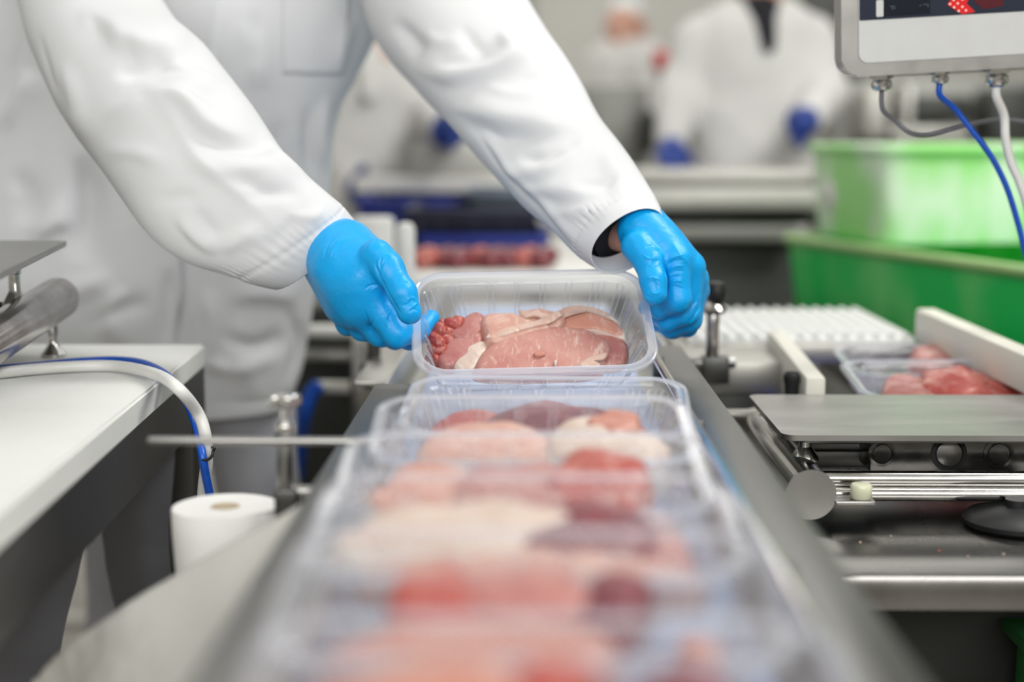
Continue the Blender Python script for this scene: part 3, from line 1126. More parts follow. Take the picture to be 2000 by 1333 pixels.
def blob(cx, cy, rx, ry, rot, seed, n=11):
    rs = np.random.RandomState(seed)
    out = []
    for a in np.linspace(0, 2 * np.pi, n, endpoint=False):
        r = 1 + rs.uniform(-0.16, 0.16)
        x, y = rx * r * math.cos(a), ry * r * math.sin(a)
        out.append((cx + x * math.cos(rot) - y * math.sin(rot), cy + x * math.sin(rot) + y * math.cos(rot)))
    return out


# per tray: (kind, x, y, half width, half depth, rotation, base height, fore-aft slope, material)
CONT = [
    [('rosy pork slice at the left', -0.055, 0.0, 0.035, 0.045, 0.2, -0.040, 0.10, 'meat_red', 0.014),
     ('dark red meat slice in the middle', 0.0, 0.01, 0.055, 0.040, 0.0, -0.030, 0.05, 'meat_dark', 0.012),
     ('red meat slice at the right', 0.045, 0.0, 0.035, 0.042, 0.3, -0.036, 0.1, 'meat_red', 0.012)],
    [('long pink pork slice at the left', -0.03, 0.0, 0.055, 0.046, -0.1, -0.036, 0.14, 'meat_pale', 0.016),
     ('pork slice with much white fat at the right', 0.05, 0.0, 0.042, 0.042, 0.5, -0.032, 0.12, 'fat', 0.018),
     ('orange-pink pork piece on the white fat', 0.058, 0.022, 0.018, 0.018, 0.0, -0.014, 0.1, 'meat_orange', 0.008),
     ('pink pork slice under the other two', 0.01, 0.02, 0.05, 0.03, 0.0, -0.044, 0.1, 'meat_rose', 0.012)],
    [('pale pork slice with fat at the left', -0.058, 0.0, 0.034, 0.044, 0.3, -0.036, 0.14, 'meat_fat_edge', 0.016),
     ('pink pork slice in the middle', -0.005, 0.0, 0.045, 0.045, 0.0, -0.034, 0.14, 'meat_rose', 0.016),
     ('bright red meat slice at the right', 0.045, 0.015, 0.035, 0.034, 0.1, -0.030, 0.14, 'meat_red', 0.016),
     ('pink pork slice at the front right', 0.050, -0.028, 0.036, 0.018, 0.1, -0.034, 0.1, 'meat_pale', 0.014)],
    [('pale fat-edged pork strip arching across the left', -0.035, 0.01, 0.058, 0.024, 0.15, -0.024, 0.10, 'fat', 0.016),
     ('dark red meat slice at the right of the middle', 0.032, 0.01, 0.036, 0.030, 0.0, -0.028, 0.12, 'meat_dark', 0.015),
     ('wide pale pink pork slice at the front', 0.0, -0.026, 0.075, 0.024, 0.0, -0.034, 0.1, 'meat_pale', 0.018),
     ('small rosy slice at the right end', 0.070, 0.01, 0.018, 0.034, 0.0, -0.036, 0.1, 'meat_rose', 0.012)],
    [('red lumpy meat piece at the left', -0.040, 0.018, 0.026, 0.026, 0.3, -0.034, 0.12, 'meat_red', 0.018),
     ('rosy pork slice in the middle', -0.002, 0.02, 0.034, 0.026, 0.0, -0.032, 0.12, 'meat_rose', 0.018),
     ('dark red meat piece at the right', 0.036, 0.018, 0.018, 0.020, 0.0, -0.028, 0.12, 'meat_dark', 0.014),
     ('wide pale pork slice at the front', -0.020, -0.024, 0.062, 0.028, 0.05, -0.036, 0.12, 'meat_orange', 0.018),
     ('orange meat scrap in the right corner', 0.074, 0.0, 0.009, 0.012, 0.3, -0.040, 0.0, 'meat_orange', 0.012)],
    [('wide pale orange pork slice', -0.028, 0.0, 0.058, 0.052, 0.0, -0.032, 0.08, 'meat_orange', 0.018),
     ('maroon meat piece at the right', 0.052, 0.020, 0.016, 0.016, 0.4, -0.024, 0.08, 'meat_dark', 0.016),
     ('rosy pork slice under the maroon piece', 0.040, -0.005, 0.038, 0.042, 0.2, -0.042, 0.08, 'meat_rose', 0.014),
     ('small red spot of meat on the pale slice', 0.005, 0.028, 0.014, 0.010, 0.0, -0.010, 0.06, 'meat_red', 0.006)],
    [('pink pork slice on the left half', -0.04, 0.0, 0.045, 0.05, 0.0, -0.036, 0.05, 'meat_pale', 0.016),
     ('pink pork slice on the right half', 0.045, 0.0, 0.045, 0.05, 0.0, -0.038, 0.05, 'meat_rose', 0.016)],
]
WORD = ['first tray on the belt', 'second tray on the belt', 'third tray on the belt', 'fourth tray on the belt', 'fifth tray on the belt', 'sixth tray on the belt', 'seventh tray, nearest']
for i, (fr, cont) in enumerate(zip(TM, CONT)):
    for j, (lb, x, y, rx, ry, rot, h0, hy, mt, th) in enumerate(cont):
        me = slab(blob(x, y, rx * 1.10, ry * 1.12, rot, i * 10 + j), th * 1.35, fr, (h0, 0, hy), 50 + i * 10 + j, bumps=0.0025, nr=14, na=64)
        o = obj('pork_slice', me, M[mt], angle=None)
        tag(o, lb + ', ' + WORD[i], 'meat', 'meat in the trays on the belt')

# ------------------------------------------------------------------ the worker in the white coat
worker = thing('person', 'worker in a white coat and blue gloves bending over the conveyor, holding up the tray', 'person', (-0.42, 1.95, 0.0))


def tube_rings(st, rows, cols, depth, twist=None):
    """stations: (upper px, upper py, lower px, lower py, distance, depth ratio) to smooth rings in the room"""
    st = smooth_path([np.array(s, float) for s in st], max(2, rows // (len(st) - 1)))
    A = np.array([P(s[0], s[1], s[4]) for s in st])
    B = np.array([P(s[2], s[3], s[4]) for s in st])
    rat = np.array([s[5] for s in st])
    C = (A + B) / 2
    U = (A - B) / 2
    r1 = np.linalg.norm(U, axis=1, keepdims=True)
    T = np.gradient(C, axis=0)
    for _ in range(60):
        T[1:-1] = (T[:-2] + 2 * T[1:-1] + T[2:]) / 4
    T /= np.linalg.norm(T, axis=1, keepdims=True)
    W = np.cross(U / r1, T)
    W /= np.linalg.norm(W, axis=1, keepdims=True)
    th = np.linspace(0, 2 * np.pi, cols, endpoint=False)
    e = 0.92
    c, s = np.cos(th), np.sin(th)
    c, s = np.sign(c) * np.abs(c) ** e, np.sign(s) * np.abs(s) ** e
    V = C[:, None] + U[:, None] * c[None, :, None] + (W * r1 * rat[:, None])[:, None] * s[None, :, None]
    return V, C, th


def outward(V, C, N):
    d = V - C[:, None]
    if (d * N).sum() < 0:
        return -N
    return N


def sleeve(name, st, folds, seed, parent, cuffdir):
    V, C, th = tube_rings(st, 200, 180, None)
    N = outward(V, C, grid_normals(V, True))
    # coarse softness of the cloth
    V = V + N * (0.0022 * fbm(V * [1, 0.4, 1], 22, seed, 2))[..., None]
    n = V.shape[0]
    t = np.linspace(0, 1, n)
    # puckers above the hem and the hem's own edge
    dist = np.linalg.norm(V - C[-1][None, None], axis=-1)
    fromend = np.linalg.norm(C - C[-1], axis=1)[:, None]
    hem = np.exp(-((fromend - 0.026) / 0.009) ** 2)
    pk = np.sin(th[None] * 47 + 2.0 * np.sin(th[None] * 7 + seed)) * (0.6 + 0.4 * np.sin(th[None] * 5 + seed))
    V = V + N * (hem * pk * 0.0007)[..., None]
    V = V - N * (np.exp(-((fromend - 0.024) / 0.0014) ** 2) * 0.0012 * np.ones_like(pk))[..., None]
    N = outward(V, C, grid_normals(V, True))
    V = sculpt(V, N, folds)
    # turn the hem inwards so that the opening has thickness
    inner = []
    last = V[-1]
    cc = C[-1]
    ax = (C[-1] - C[-4])
    ax /= np.linalg.norm(ax)
    for k, (s_, d_) in enumerate([(0.995, 0.0010), (0.975, 0.0012), (0.965, -0.002), (0.945, -0.012), (0.88, -0.026)]):
        inner.append(cc + (last - cc) * s_ + ax * d_)
    V = np.concatenate([V, np.array(inner)])
    o = obj(name, grid_mesh(V, True), M['coat'], parent, angle=None)
    # row of stitches round the hem
    return o, V, C


near_st = [(205, -240, -20, -235, 1.83, 0.8), (262, -110, 10, -100, 1.72, 0.8), (312, -5, 36, 10, 1.60, 0.8), (372, 82, 66, 110, 1.55, 0.8),
           (432, 133, 104, 195, 1.50, 0.8), (480, 188, 150, 268, 1.47, 0.8), (520, 246, 200, 335, 1.44, 0.78), (556, 300, 250, 404, 1.42, 0.76),
           (596, 340, 304, 473, 1.40, 0.70), (638, 376, 372, 516, 1.39, 0.62), (667, 404, 455, 540, 1.388, 0.66), (690, 430, 528, 558, 1.396, 0.72)]
near_folds = [
    ([(150, 20), (202, 62), (269, 86), (336, 91), (372, 100)], 0.0075, 17, 'b'),
    ([(165, 30), (195, 62), (225, 85)], -0.004, 9, 'r'),
    ([(200, 215), (245, 210), (300, 190), (372, 180), (430, 190)], 0.005, 20, 'a'),
    ([(225, 145), (290, 130), (345, 120)], -0.005, 14, 'r'),
    ([(285, 178), (330, 190), (365, 211), (408, 250), (470, 268), (510, 262)], 0.0075, 17, 'b'),
    ([(300, 165), (350, 182), (400, 200), (440, 200)], -0.004, 10, 'r'),
    ([(235, 91), (298, 178), (365, 278), (418, 336), (485, 398), (552, 470)], 0.0022, 7, 'r'),
    ([(110, 120), (150, 200), (160, 280)], 0.003, 16, 'r'),
    ([(375, 250), (430, 280), (500, 292), (545, 300)], -0.005, 14, 'r'),
    ([(355, 300), (430, 330), (520, 330), (590, 345)], 0.004, 20, 'b'),
    ([(352, 410), (366, 446), (398, 482), (430, 500)], 0.003, 9, 'b'),
    ([(392, 400), (400, 440), (425, 470)], -0.0025, 9, 'r'),
    ([(480, 398), (540, 378), (600, 380)], -0.003, 13, 'r'),
    ([(430, 500), (470, 470), (520, 450)], 0.003, 14, 'r'),
    ([(240, 60), (262, 110), (250, 160)], -0.0025, 8, 'r'), ([(330, 120), (380, 150), (440, 165)], 0.0025, 8, 'r'),
    ([(200, 300), (260, 300), (330, 330)], 0.0022, 12, 'r'), ([(300, 400), (350, 380), (400, 385)], -0.0022, 10, 'r'),
    ([(520, 290), (560, 330), (610, 350)], 0.0025, 9, 'r'), ([(460, 330), (500, 370), (560, 390)], -0.002, 9, 'r'),
    ([(600, 400), (560, 450), (520, 500)], -0.0015, 7, 'r'), ([(640, 400), (610, 440), (580, 470)], 0.0012, 6, 'r'),
    ([(560, 420), (600, 420), (640, 410)], 0.0025, 10, 'r'),
    ([(78, 60), (90, 140), (110, 190)], -0.002, 5, 'r'),
]
sleeve('coat_sleeve', near_st, near_folds, 3, worker, None)

far_st = [(985, -260, 670, -180, 1.90, 0.8), (1000, -120, 690, -60, 1.82, 0.8), (1020, -25, 716, 30, 1.74, 0.8), (1045, 30, 752, 92, 1.68, 0.8),
          (1078, 80, 800, 150, 1.63, 0.78), (1112, 128, 852, 210, 1.58, 0.76), (1145, 178, 905, 272, 1.545, 0.74), (1180, 240, 958, 332, 1.512, 0.72),
          (1220, 290, 1012, 392, 1.480, 0.70), (1256, 338, 1062, 432, 1.448, 0.69), (1284, 384, 1112, 484, 1.417, 0.70), (1299, 419, 1159, 518, 1.385, 0.72)]
far_folds = [
    ([(800, 128), (850, 140), (888, 146), (946, 140), (998, 120), (1032, 106), (1070, 92)], 0.009, 17, 'b'),
    ([(850, 120), (900, 126), (955, 120), (1005, 100)], -0.005, 13, 'r'),
    ([(984, 60), (989, 92), (1020, 98)], 0.004, 8, 'r'),
    ([(760, 40), (800, 80), (830, 110)], -0.006, 16, 'r'),
    ([(860, 200), (936, 226), (1008, 240), (1080, 244), (1152, 228)], 0.0075, 18, 'b'),
    ([(895, 248), (950, 262), (984, 270), (1040, 258), (1100, 262)], -0.004, 13, 'r'),
    ([(965, 318), (1032, 338), (1080, 333), (1135, 300)], 0.006, 17, 'b'),
    ([(1010, 300), (1060, 312), (1110, 300)], -0.0035, 11, 'r'),
    ([(1013, 355), (1061, 374), (1118, 384), (1186, 372)], 0.0055, 15, 'b'),
    ([(1060, 420), (1110, 420), (1150, 412), (1200, 390)], 0.003, 12, 'r'),
    ([(907, 240), (965, 307), (1022, 370), (1080, 446), (1140, 500)], -0.0022, 4, 'r'),
    ([(919, 236), (978, 302), (1036, 365), (1092, 440), (1150, 492)], 0.0025, 8, 'r'),
    ([(900, 40), (930, 90), (960, 110)], -0.003, 12, 'r'),
    ([(940, 170), (1000, 190), (1070, 180)], 0.002, 9, 'r'), ([(1050, 200), (1100, 205), (1150, 195)], -0.002, 9, 'r'),
    ([(1150, 260), (1120, 300), (1060, 330)], 0.002, 9, 'r'), ([(1210, 330), (1180, 360), (1120, 360)], -0.002, 8, 'r'),
    ([(820, 60), (860, 80), (930, 70)], 0.002, 9, 'r'), ([(1090, 130), (1060, 150), (1000, 160)], -0.002, 9, 'r'),
    ([(1240, 380), (1200, 410), (1160, 440)], 0.0015, 8, 'r'),
    ([(1180, 290), (1200, 330), (1240, 360)], 0.003, 12, 'a'),
]
sleeve('coat_sleeve', far_st, far_folds, 5, worker, None)

# coat body: wide tube with its hem
tor_st = [(-230, -250, 760, -250, 1.95, 0.33), (-225, -120, 758, -120, 1.95, 0.33), (-220, 0, 745, 0, 1.94, 0.34), (-215, 70, 730, 70, 1.93, 0.35), (-210, 150, 694, 150, 1.93, 0.36),
          (-205, 230, 656, 230, 1.93, 0.37), (-200, 370, 640, 370, 1.93, 0.38), (-195, 480, 632, 480, 1.93, 0.38), (-190, 570, 615, 570, 1.93, 0.38), (-185, 660, 601, 660, 1.93, 0.38),
          (-180, 730, 590, 725, 1.93, 0.38), (-178, 808, 563, 798, 1.93, 0.38)]
V, C, th = tube_rings(tor_st, 300, 640, None)
N = outward(V, C, grid_normals(V, True))
V = V + N * (0.004 * fbm(V * [1, 1, 0.35], 14, 9, 3))[..., None]
N = outward(V, C, grid_normals(V, True))
px, py = proj(V.reshape(-1, 3))
px, py = px.reshape(V.shape[:-1]), py.reshape(V.shape[:-1])
front = (N[..., 1] < 0.1)
# the overlapping front edge of the coat, and the buttoned placket higher up
edge = 352 + 6 * np.sin(py / 40) + np.where(py < 520, (520 - py) * 0.10, 0)
st_ = np.clip((edge - px) / 3.0, 0, 1) * np.exp(-np.clip(edge - px, 0, None) / 90) * np.clip((py - 250) / 200, 0, 1)
pl_x = 434 - py * 0.16
st2 = np.clip((pl_x - px) / 3.0, 0, 1) * np.exp(-np.clip(pl_x - px, 0, None) / 55) * np.clip((260 - py) / 60, 0, 1)
V = V + N * (np.where(front, st_ * 0.016 + st2 * 0.006, 0))[..., None]
N = outward(V, C, grid_normals(V, True))
tor_folds = [
    ([(0, 260), (30, 190), (60, 130)], 0.006, 12, 'a'), ([(10, 240), (24, 150), (45, 40)], -0.004, 5, 'r'),
    ([(160, 300), (165, 400), (150, 520)], -0.010, 22, 'r'), ([(60, 470), (110, 440), (150, 430)], 0.006, 16, 'b'),
    ([(250, 560), (220, 620), (235, 690)], 0.006, 18, 'r'), ([(330, 520), (325, 600), (330, 680)], -0.007, 14, 'r'),
    ([(100, 600), (160, 560), (230, 540)], 0.005, 18, 'r'), ([(160, 640), (240, 600), (300, 600)], -0.005, 14, 'r'),
    ([(395, 560), (420, 640), (405, 740)], 0.006, 18, 'r'), ([(440, 580), (520, 570), (590, 590)], 0.006, 16, 'b'),
    ([(430, 640), (500, 680), (570, 650)], -0.006, 16, 'r'), ([(380, 690), (460, 720), (560, 690)], 0.004, 16, 'r'),
    ([(560, 600), (580, 680), (560, 760)], -0.005, 14, 'r'), ([(480, 600), (470, 700), (490, 790)], 0.004, 18, 'r'),
    ([(470, 40), (500, 110), (520, 180)], 0.004, 20, 'r'), ([(560, 230), (540, 290), (570, 330)], -0.005, 18, 'r'),
    ([(640, 180), (620, 260), (628, 340)], 0.006, 12, 'r'), ([(600, 200), (600, 280), (610, 350)], -0.005, 12, 'r'),
    ([(690, 30), (670, 90), (655, 140)], 0.005, 10, 'r'), ([(500, 10), (490, 80), (500, 140)], -0.003, 12, 'r'),
    ([(20, 330), (60, 380), (50, 450)], -0.004, 20, 'r'), ([(400, 780), (480, 792), (570, 780)], -0.0015, 3, 'r'),
]
V = sculpt(V, N, tor_folds)
cc = C[-1]
inner = [cc + (V[-1] - cc) * s_ + np.array([0, 0, z_]) for s_, z_ in ((0.995, -0.001), (0.985, 0.0), (0.98, 0.02), (0.975, 0.15))]
coat_body = obj('coat_body', grid_mesh(np.concatenate([V, np.array(inner)]), True), M['coat'], worker, angle=None)
TORSO_V, TORSO_N = V, outward(V, C, grid_normals(V, True))


def torso_point(x, y, off=0.0):
    """point of the coat front under a picture position"""
    d = np.abs(TPX - x) + np.abs(TPY - y) + TBACK
    k = np.unravel_index(np.argmin(d), d.shape)
    return TORSO_V[k] + TORSO_N[k] * off


TPX, TPY = proj(TORSO_V.reshape(-1, 3))
TPX, TPY = TPX.reshape(TORSO_V.shape[:-1]), TPY.reshape(TORSO_V.shape[:-1])
TBACK = np.where(TORSO_N[..., 1] < -0.05, 0, 1e5)
# chest pocket: a patch sewn on the coat
Q = []
for y in np.linspace(-70, 142, 26):
    row = []
    for x in np.linspace(552, 682 - max(0, y) * 0.10, 18):
        row.append(torso_point(x, y + (x - 552) * 0.02, 0.0022))
    Q.append(row)
Q = np.array(Q)
for _ in range(6):
    Q[1:-1, 1:-1] = (Q[:-2, 1:-1] + Q[2:, 1:-1] + Q[1:-1, :-2] + Q[1:-1, 2:] + Q[1:-1, 1:-1] * 2) / 6
po = obj('chest_pocket', grid_mesh(Q), M['coat'], worker, angle=None)
sd = po.modifiers.new('thickness', 'SOLIDIFY')
sd.thickness = 0.002
sd.offset = 0

# trousers, boots
def leg(px0, px1, Y, foot, seed):
    w = (px1 - px0) / 2
    c = (px0 + px1) / 2
    top = P(c, 700, Y)
    r = w * Y / F
    stt = []
    pts = [(top[2], r * 1.25), (0.85, r * 1.1), (0.7, r * 1.02), (0.5, r * 0.98), (0.3, r * 0.95), (0.12, r * 1.0), (0.05, r * 1.05)]
    rows = []
    zs = np.linspace(pts[0][0], 0.05, 60)
    for z in zs:
        rr = np.interp(-z, [-p[0] for p in pts], [p[1] for p in pts])
        t = (top[2] - z) / top[2]
        cx, cy = top[0] + (foot[0] - top[0]) * t, top[1] + (foot[1] - top[1]) * t
        a = np.linspace(0, 2 * np.pi, 56, endpoint=False)
        rows.append(np.stack([cx + rr * np.cos(a), cy + rr * 1.1 * np.sin(a), z + 0 * a], 1))
    V = np.array(rows)
    Cc = V.mean(1)
    N = outward(V, Cc, grid_normals(V, True))
    V = V + N * (0.006 * fbm(V * [1, 1, 0.8], 26, seed, 3))[..., None]
    o = obj('trouser_leg', grid_mesh(V, True), M['trouser'], worker, angle=None)
    b = MB()
    fx, fy = foot
    b.lathe([(0.05, 0.02), (0.052, 0.12), (0.056, 0.26), (0.05, 0.262)], (fx, fy, 0), n=24)
    obj('boot', b, M['boot'], worker)
    b = MB().box((fx + 0.02, fy - 0.07, 0.045), (0.095, 0.26, 0.09), None, 0.03, 4)
    obj('boot_foot', b, M['boot'], worker)


leg(392, 562, 1.96, (-0.33, 2.05), 1)
leg(170, 345, 1.99, (-0.60, 2.08), 2)


# ------------------------------------------------------------------ gloves
def pc(px, py, Y):
    return P(px, py, Y)


def rp(r, Y):
    return r * Y / F


def cones(lst):
    out = []
    for a, b, *k in lst:
        p, q = pc(*a[:3]), pc(*b[:3])
        out.append((p, q, rp(a[3], a[2]), rp(b[3], b[2])) + tuple(k))
    return out


Y0 = 1.335
palmL = cones([
    ((596, 420, 1.405, 38), (640, 472, 1.394, 46)),
    ((680, 484, 1.368, 47), (708, 548, 1.334, 49)),
    ((656, 506, 1.370, 50), (690, 560, 1.347, 52)),
    ((634, 470, 1.394, 42), (664, 520, 1.352, 54)),
    ((650, 470, 1.390, 40), (728, 588, 1.335, 36)),
    ((684, 482, 1.370, 40), (744, 516, 1.330, 38)),
    ((638, 480, 1.394, 42), (702, 604, 1.345, 40)),
    ((628, 488, 1.396, 38), (682, 606, 1.362, 34)),
    ((624, 500, 1.400, 32), (664, 602, 1.380, 28)),
])
thumbL = cones([
    ((736, 500, 1.322, 33), (758, 526, 1.312, 30)),
    ((756, 520, 1.312, 29), (786, 572, 1.300, 27)),
    ((786, 572, 1.300, 27), (800, 610, 1.296, 24.5)),
])
indexL = cones([
    ((722, 578, 1.332, 34), (776, 652, 1.325, 28)),
    ((776, 652, 1.325, 27), (816, 650, 1.355, 20)),
    ((816, 650, 1.355, 20), (842, 622, 1.375, 17)),
])
midL = cones([
    ((702, 600, 1.345, 34), (742, 650, 1.348, 27)),
    ((742, 650, 1.348, 26), (800, 664, 1.375, 19)),
    ((800, 664, 1.375, 19), (832, 650, 1.39, 17)),
])
ringL = cones([
    ((684, 602, 1.362, 31), (708, 640, 1.370, 25)),
    ((708, 640, 1.370, 25), (772, 664, 1.395, 18)),
    ((772, 664, 1.395, 18), (806, 656, 1.41, 16)),
])
pinkL = cones([
    ((664, 600, 1.380, 26), (678, 632, 1.388, 22)),
    ((678, 632, 1.388, 21), (735, 654, 1.41, 16)),
    ((735, 654, 1.41, 16), (765, 650, 1.42, 14)),
])
gl_folds_L = [
    ([(737, 505), (734, 522), (748, 556), (768, 592), (788, 620)], -0.0022, 3.5, 'r'),
    ([(747, 500), (742, 515), (744, 530)], -0.0012, 2.5, 'r'), ([(760, 500), (750, 512), (742, 524)], -0.0010, 2.2, 'r'),
    ([(712, 566), (724, 558), (742, 556)], -0.0012, 2.2, 'r'), ([(722, 572), (734, 562), (744, 562)], 0.0009, 2.5, 'r'),
    ([(728, 660), (724, 640), (732, 618)], -0.0008, 2, 'r'), ([(733, 662), (730, 640), (738, 616)], 0.0009, 2.2, 'r'),
    ([(756, 640), (752, 625), (762, 606)], 0.0010, 2.2, 'r'), ([(762, 642), (760, 622), (766, 606)], -0.0009, 2, 'r'),
    ([(664, 630), (676, 640), (690, 652)], -0.0014, 3, 'r'), ([(690, 636), (696, 650), (706, 664)], -0.0010, 2.4, 'r'),
    ([(710, 600), (718, 625), (728, 655)], -0.0010, 3, 'r'), ([(640, 510), (652, 484), (668, 462)], 0.0010, 3, 'r'),
    ([(628, 520), (640, 480), (664, 452)], -0.0009, 3, 'r'), ([(654, 505), (664, 484), (676, 470)], -0.0007, 2.5, 'r'),
    ([(790, 590), (806, 582), (814, 592), (804, 602), (812, 612)], 0.0011, 2.4, 'r'),
    ([(784, 598), (798, 594), (806, 584)], -0.0010, 2.2, 'r'), ([(796, 612), (808, 604), (818, 610)], -0.0010, 2.2, 'r'),
    ([(778, 560), (790, 552), (802, 552)], -0.0008, 2.5, 'r'), ([(770, 545), (784, 536), (796, 542)], 0.0007, 2.5, 'r'),
    ([(630, 600), (640, 622), (654, 632)], -0.0012, 3, 'r'),
]


def glove_post(folds, seed, h=0.0005):
    def f(v, n):
        v = v + n * (0.00035 * fbm(v, 120, seed, 2))[:, None]
        return sculpt(v, n, [(l_, a_ * 1.0, w_ * 0.75, k_) for l_, a_, w_, k_ in folds], False)
    return f


def glove(name, groups, folds, seed, cuff, parent):
    me = body_mesh(groups, 0.00095, 3, glove_post(folds, seed))
    o = obj(name, me, M['glove'], parent, angle=None)
    return o


glove('glove', [(0.016, palmL), (0.006, thumbL), (0.005, indexL), (0.005, midL), (0.005, ringL), (0.005, pinkL)], gl_folds_L, 4, None, worker)

palmR = cones([
    ((1252, 446, 1.395, 38), (1282, 486, 1.39, 44)),
    ((1256, 450, 1.39, 40), (1318, 506, 1.375, 32)),
    ((1262, 450, 1.40, 42), (1344, 522, 1.39, 33)),
    ((1262, 452, 1.42, 40), (1352, 546, 1.41, 30)),
    ((1262, 456, 1.44, 36), (1356, 566, 1.43, 26)),
])
thumbR = cones([
    ((1246, 480, 1.375, 34), (1268, 512, 1.362, 29)),
    ((1268, 512, 1.362, 28), (1276, 548, 1.350, 25.5)),
    ((1276, 548, 1.350, 25.5), (1279, 574, 1.345, 24)),
])
indexR = cones([
    ((1318, 508, 1.372, 31), (1324, 584, 1.368, 26)),
    ((1324, 586, 1.368, 26), (1290, 604, 1.385, 19)),
    ((1290, 604, 1.385, 18), (1262, 600, 1.405, 16)),
])
midR = cones([
    ((1346, 524, 1.388, 31), (1342, 608, 1.388, 25)),
    ((1342, 610, 1.388, 25), (1304, 628, 1.40, 19)),
    ((1304, 628, 1.40, 18), (1276, 618, 1.42, 16)),
])
ringR = cones([
    ((1354, 548, 1.408, 30), (1346, 624, 1.408, 24)),
    ((1346, 626, 1.408, 24), (1310, 642, 1.42, 18)),
    ((1310, 642, 1.42, 18), (1282, 632, 1.435, 15)),
])
pinkR = cones([
    ((1360, 568, 1.428, 26), (1342, 636, 1.428, 20)),
    ((1342, 638, 1.428, 20), (1314, 646, 1.44, 16)),
    ((1314, 646, 1.44, 16), (1292, 640, 1.45, 13)),
])
gl_folds_R = [
    ([(1297, 494), (1299, 520), (1303, 560), (1302, 580)], -0.0020, 3.5, 'r'),
    ([(1304, 512), (1316, 502), (1338, 498)], 0.0013, 2.6, 'r'), ([(1302, 520), (1318, 510), (1342, 508)], -0.0012, 2.4, 'r'),
    ([(1302, 528), (1320, 520), (1340, 520)], 0.0012, 2.5, 'r'), ([(1303, 537), (1320, 530), (1338, 530)], -0.0010, 2.4, 'r'),
    ([(1306, 556), (1322, 548), (1334, 552)], 0.0012, 2.5, 'r'), ([(1306, 566), (1320, 560), (1340, 568)], -0.0010, 2.4, 'r'),
    ([(1306, 548), (1318, 541), (1332, 541)], -0.0009, 2.2, 'r'),
    ([(1258, 486), (1270, 480), (1284, 486)], -0.0010, 2.4, 'r'), ([(1254, 496), (1268, 506), (1280, 500)], 0.0011, 2.5, 'r'),
    ([(1262, 500), (1272, 490), (1290, 484)], 0.0009, 2.2, 'r'), ([(1264, 522), (1276, 512), (1290, 508)], -0.0010, 2.4, 'r'),
    ([(1262, 514), (1274, 520), (1288, 516)], 0.0009, 2.2, 'r'),
    ([(1262, 548), (1274, 542), (1290, 548)], 0.0011, 2.4, 'r'), ([(1266, 558), (1276, 550), (1284, 562), (1280, 572)], -0.0011, 2.3, 'r'),
    ([(1268, 566), (1278, 574), (1290, 570)], 0.0010, 2.4, 'r'), ([(1258, 572), (1266, 580), (1280, 584)], -0.0008, 2.4, 'r'),
    ([(1354, 586), (1346, 604), (1336, 618)], -0.0014, 3, 'r'), ([(1372, 590), (1356, 618), (1344, 634)], -0.0014, 3, 'r'),
    ([(1366, 570), (1362, 590), (1352, 606)], 0.0010, 2.6, 'r'), ([(1312, 470), (1330, 500), (1350, 520)], 0.0008, 5, 'r'),
    ([(1300, 618), (1316, 622), (1336, 616)], -0.0012, 2.6, 'r'),
]
glove('glove', [(0.015, palmR), (0.005, thumbR), (0.005, indexR), (0.005, midR), (0.005, ringR), (0.005, pinkR)], gl_folds_R, 8, None, worker)
# forearms and dark undershirt inside the sleeves
for pts, r in (([P(1222, 455, 1.42), P(1180, 410, 1.45), P(1080, 280, 1.53)], 0.034), ([P(630, 478, 1.385), P(560, 420, 1.40), P(420, 280, 1.47)], 0.026)):
    obj('shirt_cuff', MB().tube(pts, r, 20, 6), M['dark_cloth'], worker)
obj('wrist', MB().tube([P(1250, 450, 1.40), P(1205, 455, 1.43), P(1175, 430, 1.45)], 0.018, 20, 6), M['skin'], worker)


# ------------------------------------------------------------------ heads and far workers
def head_groups(c, yaw, pitch, s=1.0):
    R = Euler((pitch, 0, yaw)).to_matrix()
    c = Vector([float(a) for a in c])

    def q(x, y, z):
        return np.array(c + R @ Vector((x * s, y * s, z * s)))
    # face looks along -y
    g = [(0.018, [(q(0, 0.012, 0.045), q(0, 0.03, 0.035), 0.078 * s, 0.076 * s), (q(0, -0.022, 0.03), q(0, -0.03, -0.02), 0.064 * s, 0.055 * s),
                  (q(0, -0.045, -0.045), q(0, -0.055, -0.07), 0.04 * s, 0.026 * s), (q(-0.035, -0.015, -0.03), q(-0.015, -0.05, -0.07), 0.032 * s, 0.02 * s),
                  (q(0.035, -0.015, -0.03), q(0.015, -0.05, -0.07), 0.032 * s, 0.02 * s), (q(0, 0.02, -0.03), q(0, 0.03, -0.14), 0.052 * s, 0.056 * s)]),
         (0.006, [(q(0, -0.086, 0.015), q(0, -0.104, -0.018), 0.008 * s, 0.013 * s)]),
         (0.006, [(q(-0.018, -0.083, -0.046), q(0.018, -0.083, -0.046), 0.007 * s, 0.007 * s)]),
         (0.006, [(q(-0.04, -0.076, 0.034), q(-0.012, -0.084, 0.032), 0.008 * s, 0.008 * s), (q(0.04, -0.076, 0.034), q(0.012, -0.084, 0.032), 0.008 * s, 0.008 * s)]),
         (0.004, [(q(-0.078, 0.01, 0.03), q(-0.078, 0.012, -0.012), 0.014 * s, 0.009 * s)]),
         (0.004, [(q(0.078, 0.01, 0.03), q(0.078, 0.012, -0.012), 0.014 * s, 0.009 * s)])]
    return g, q


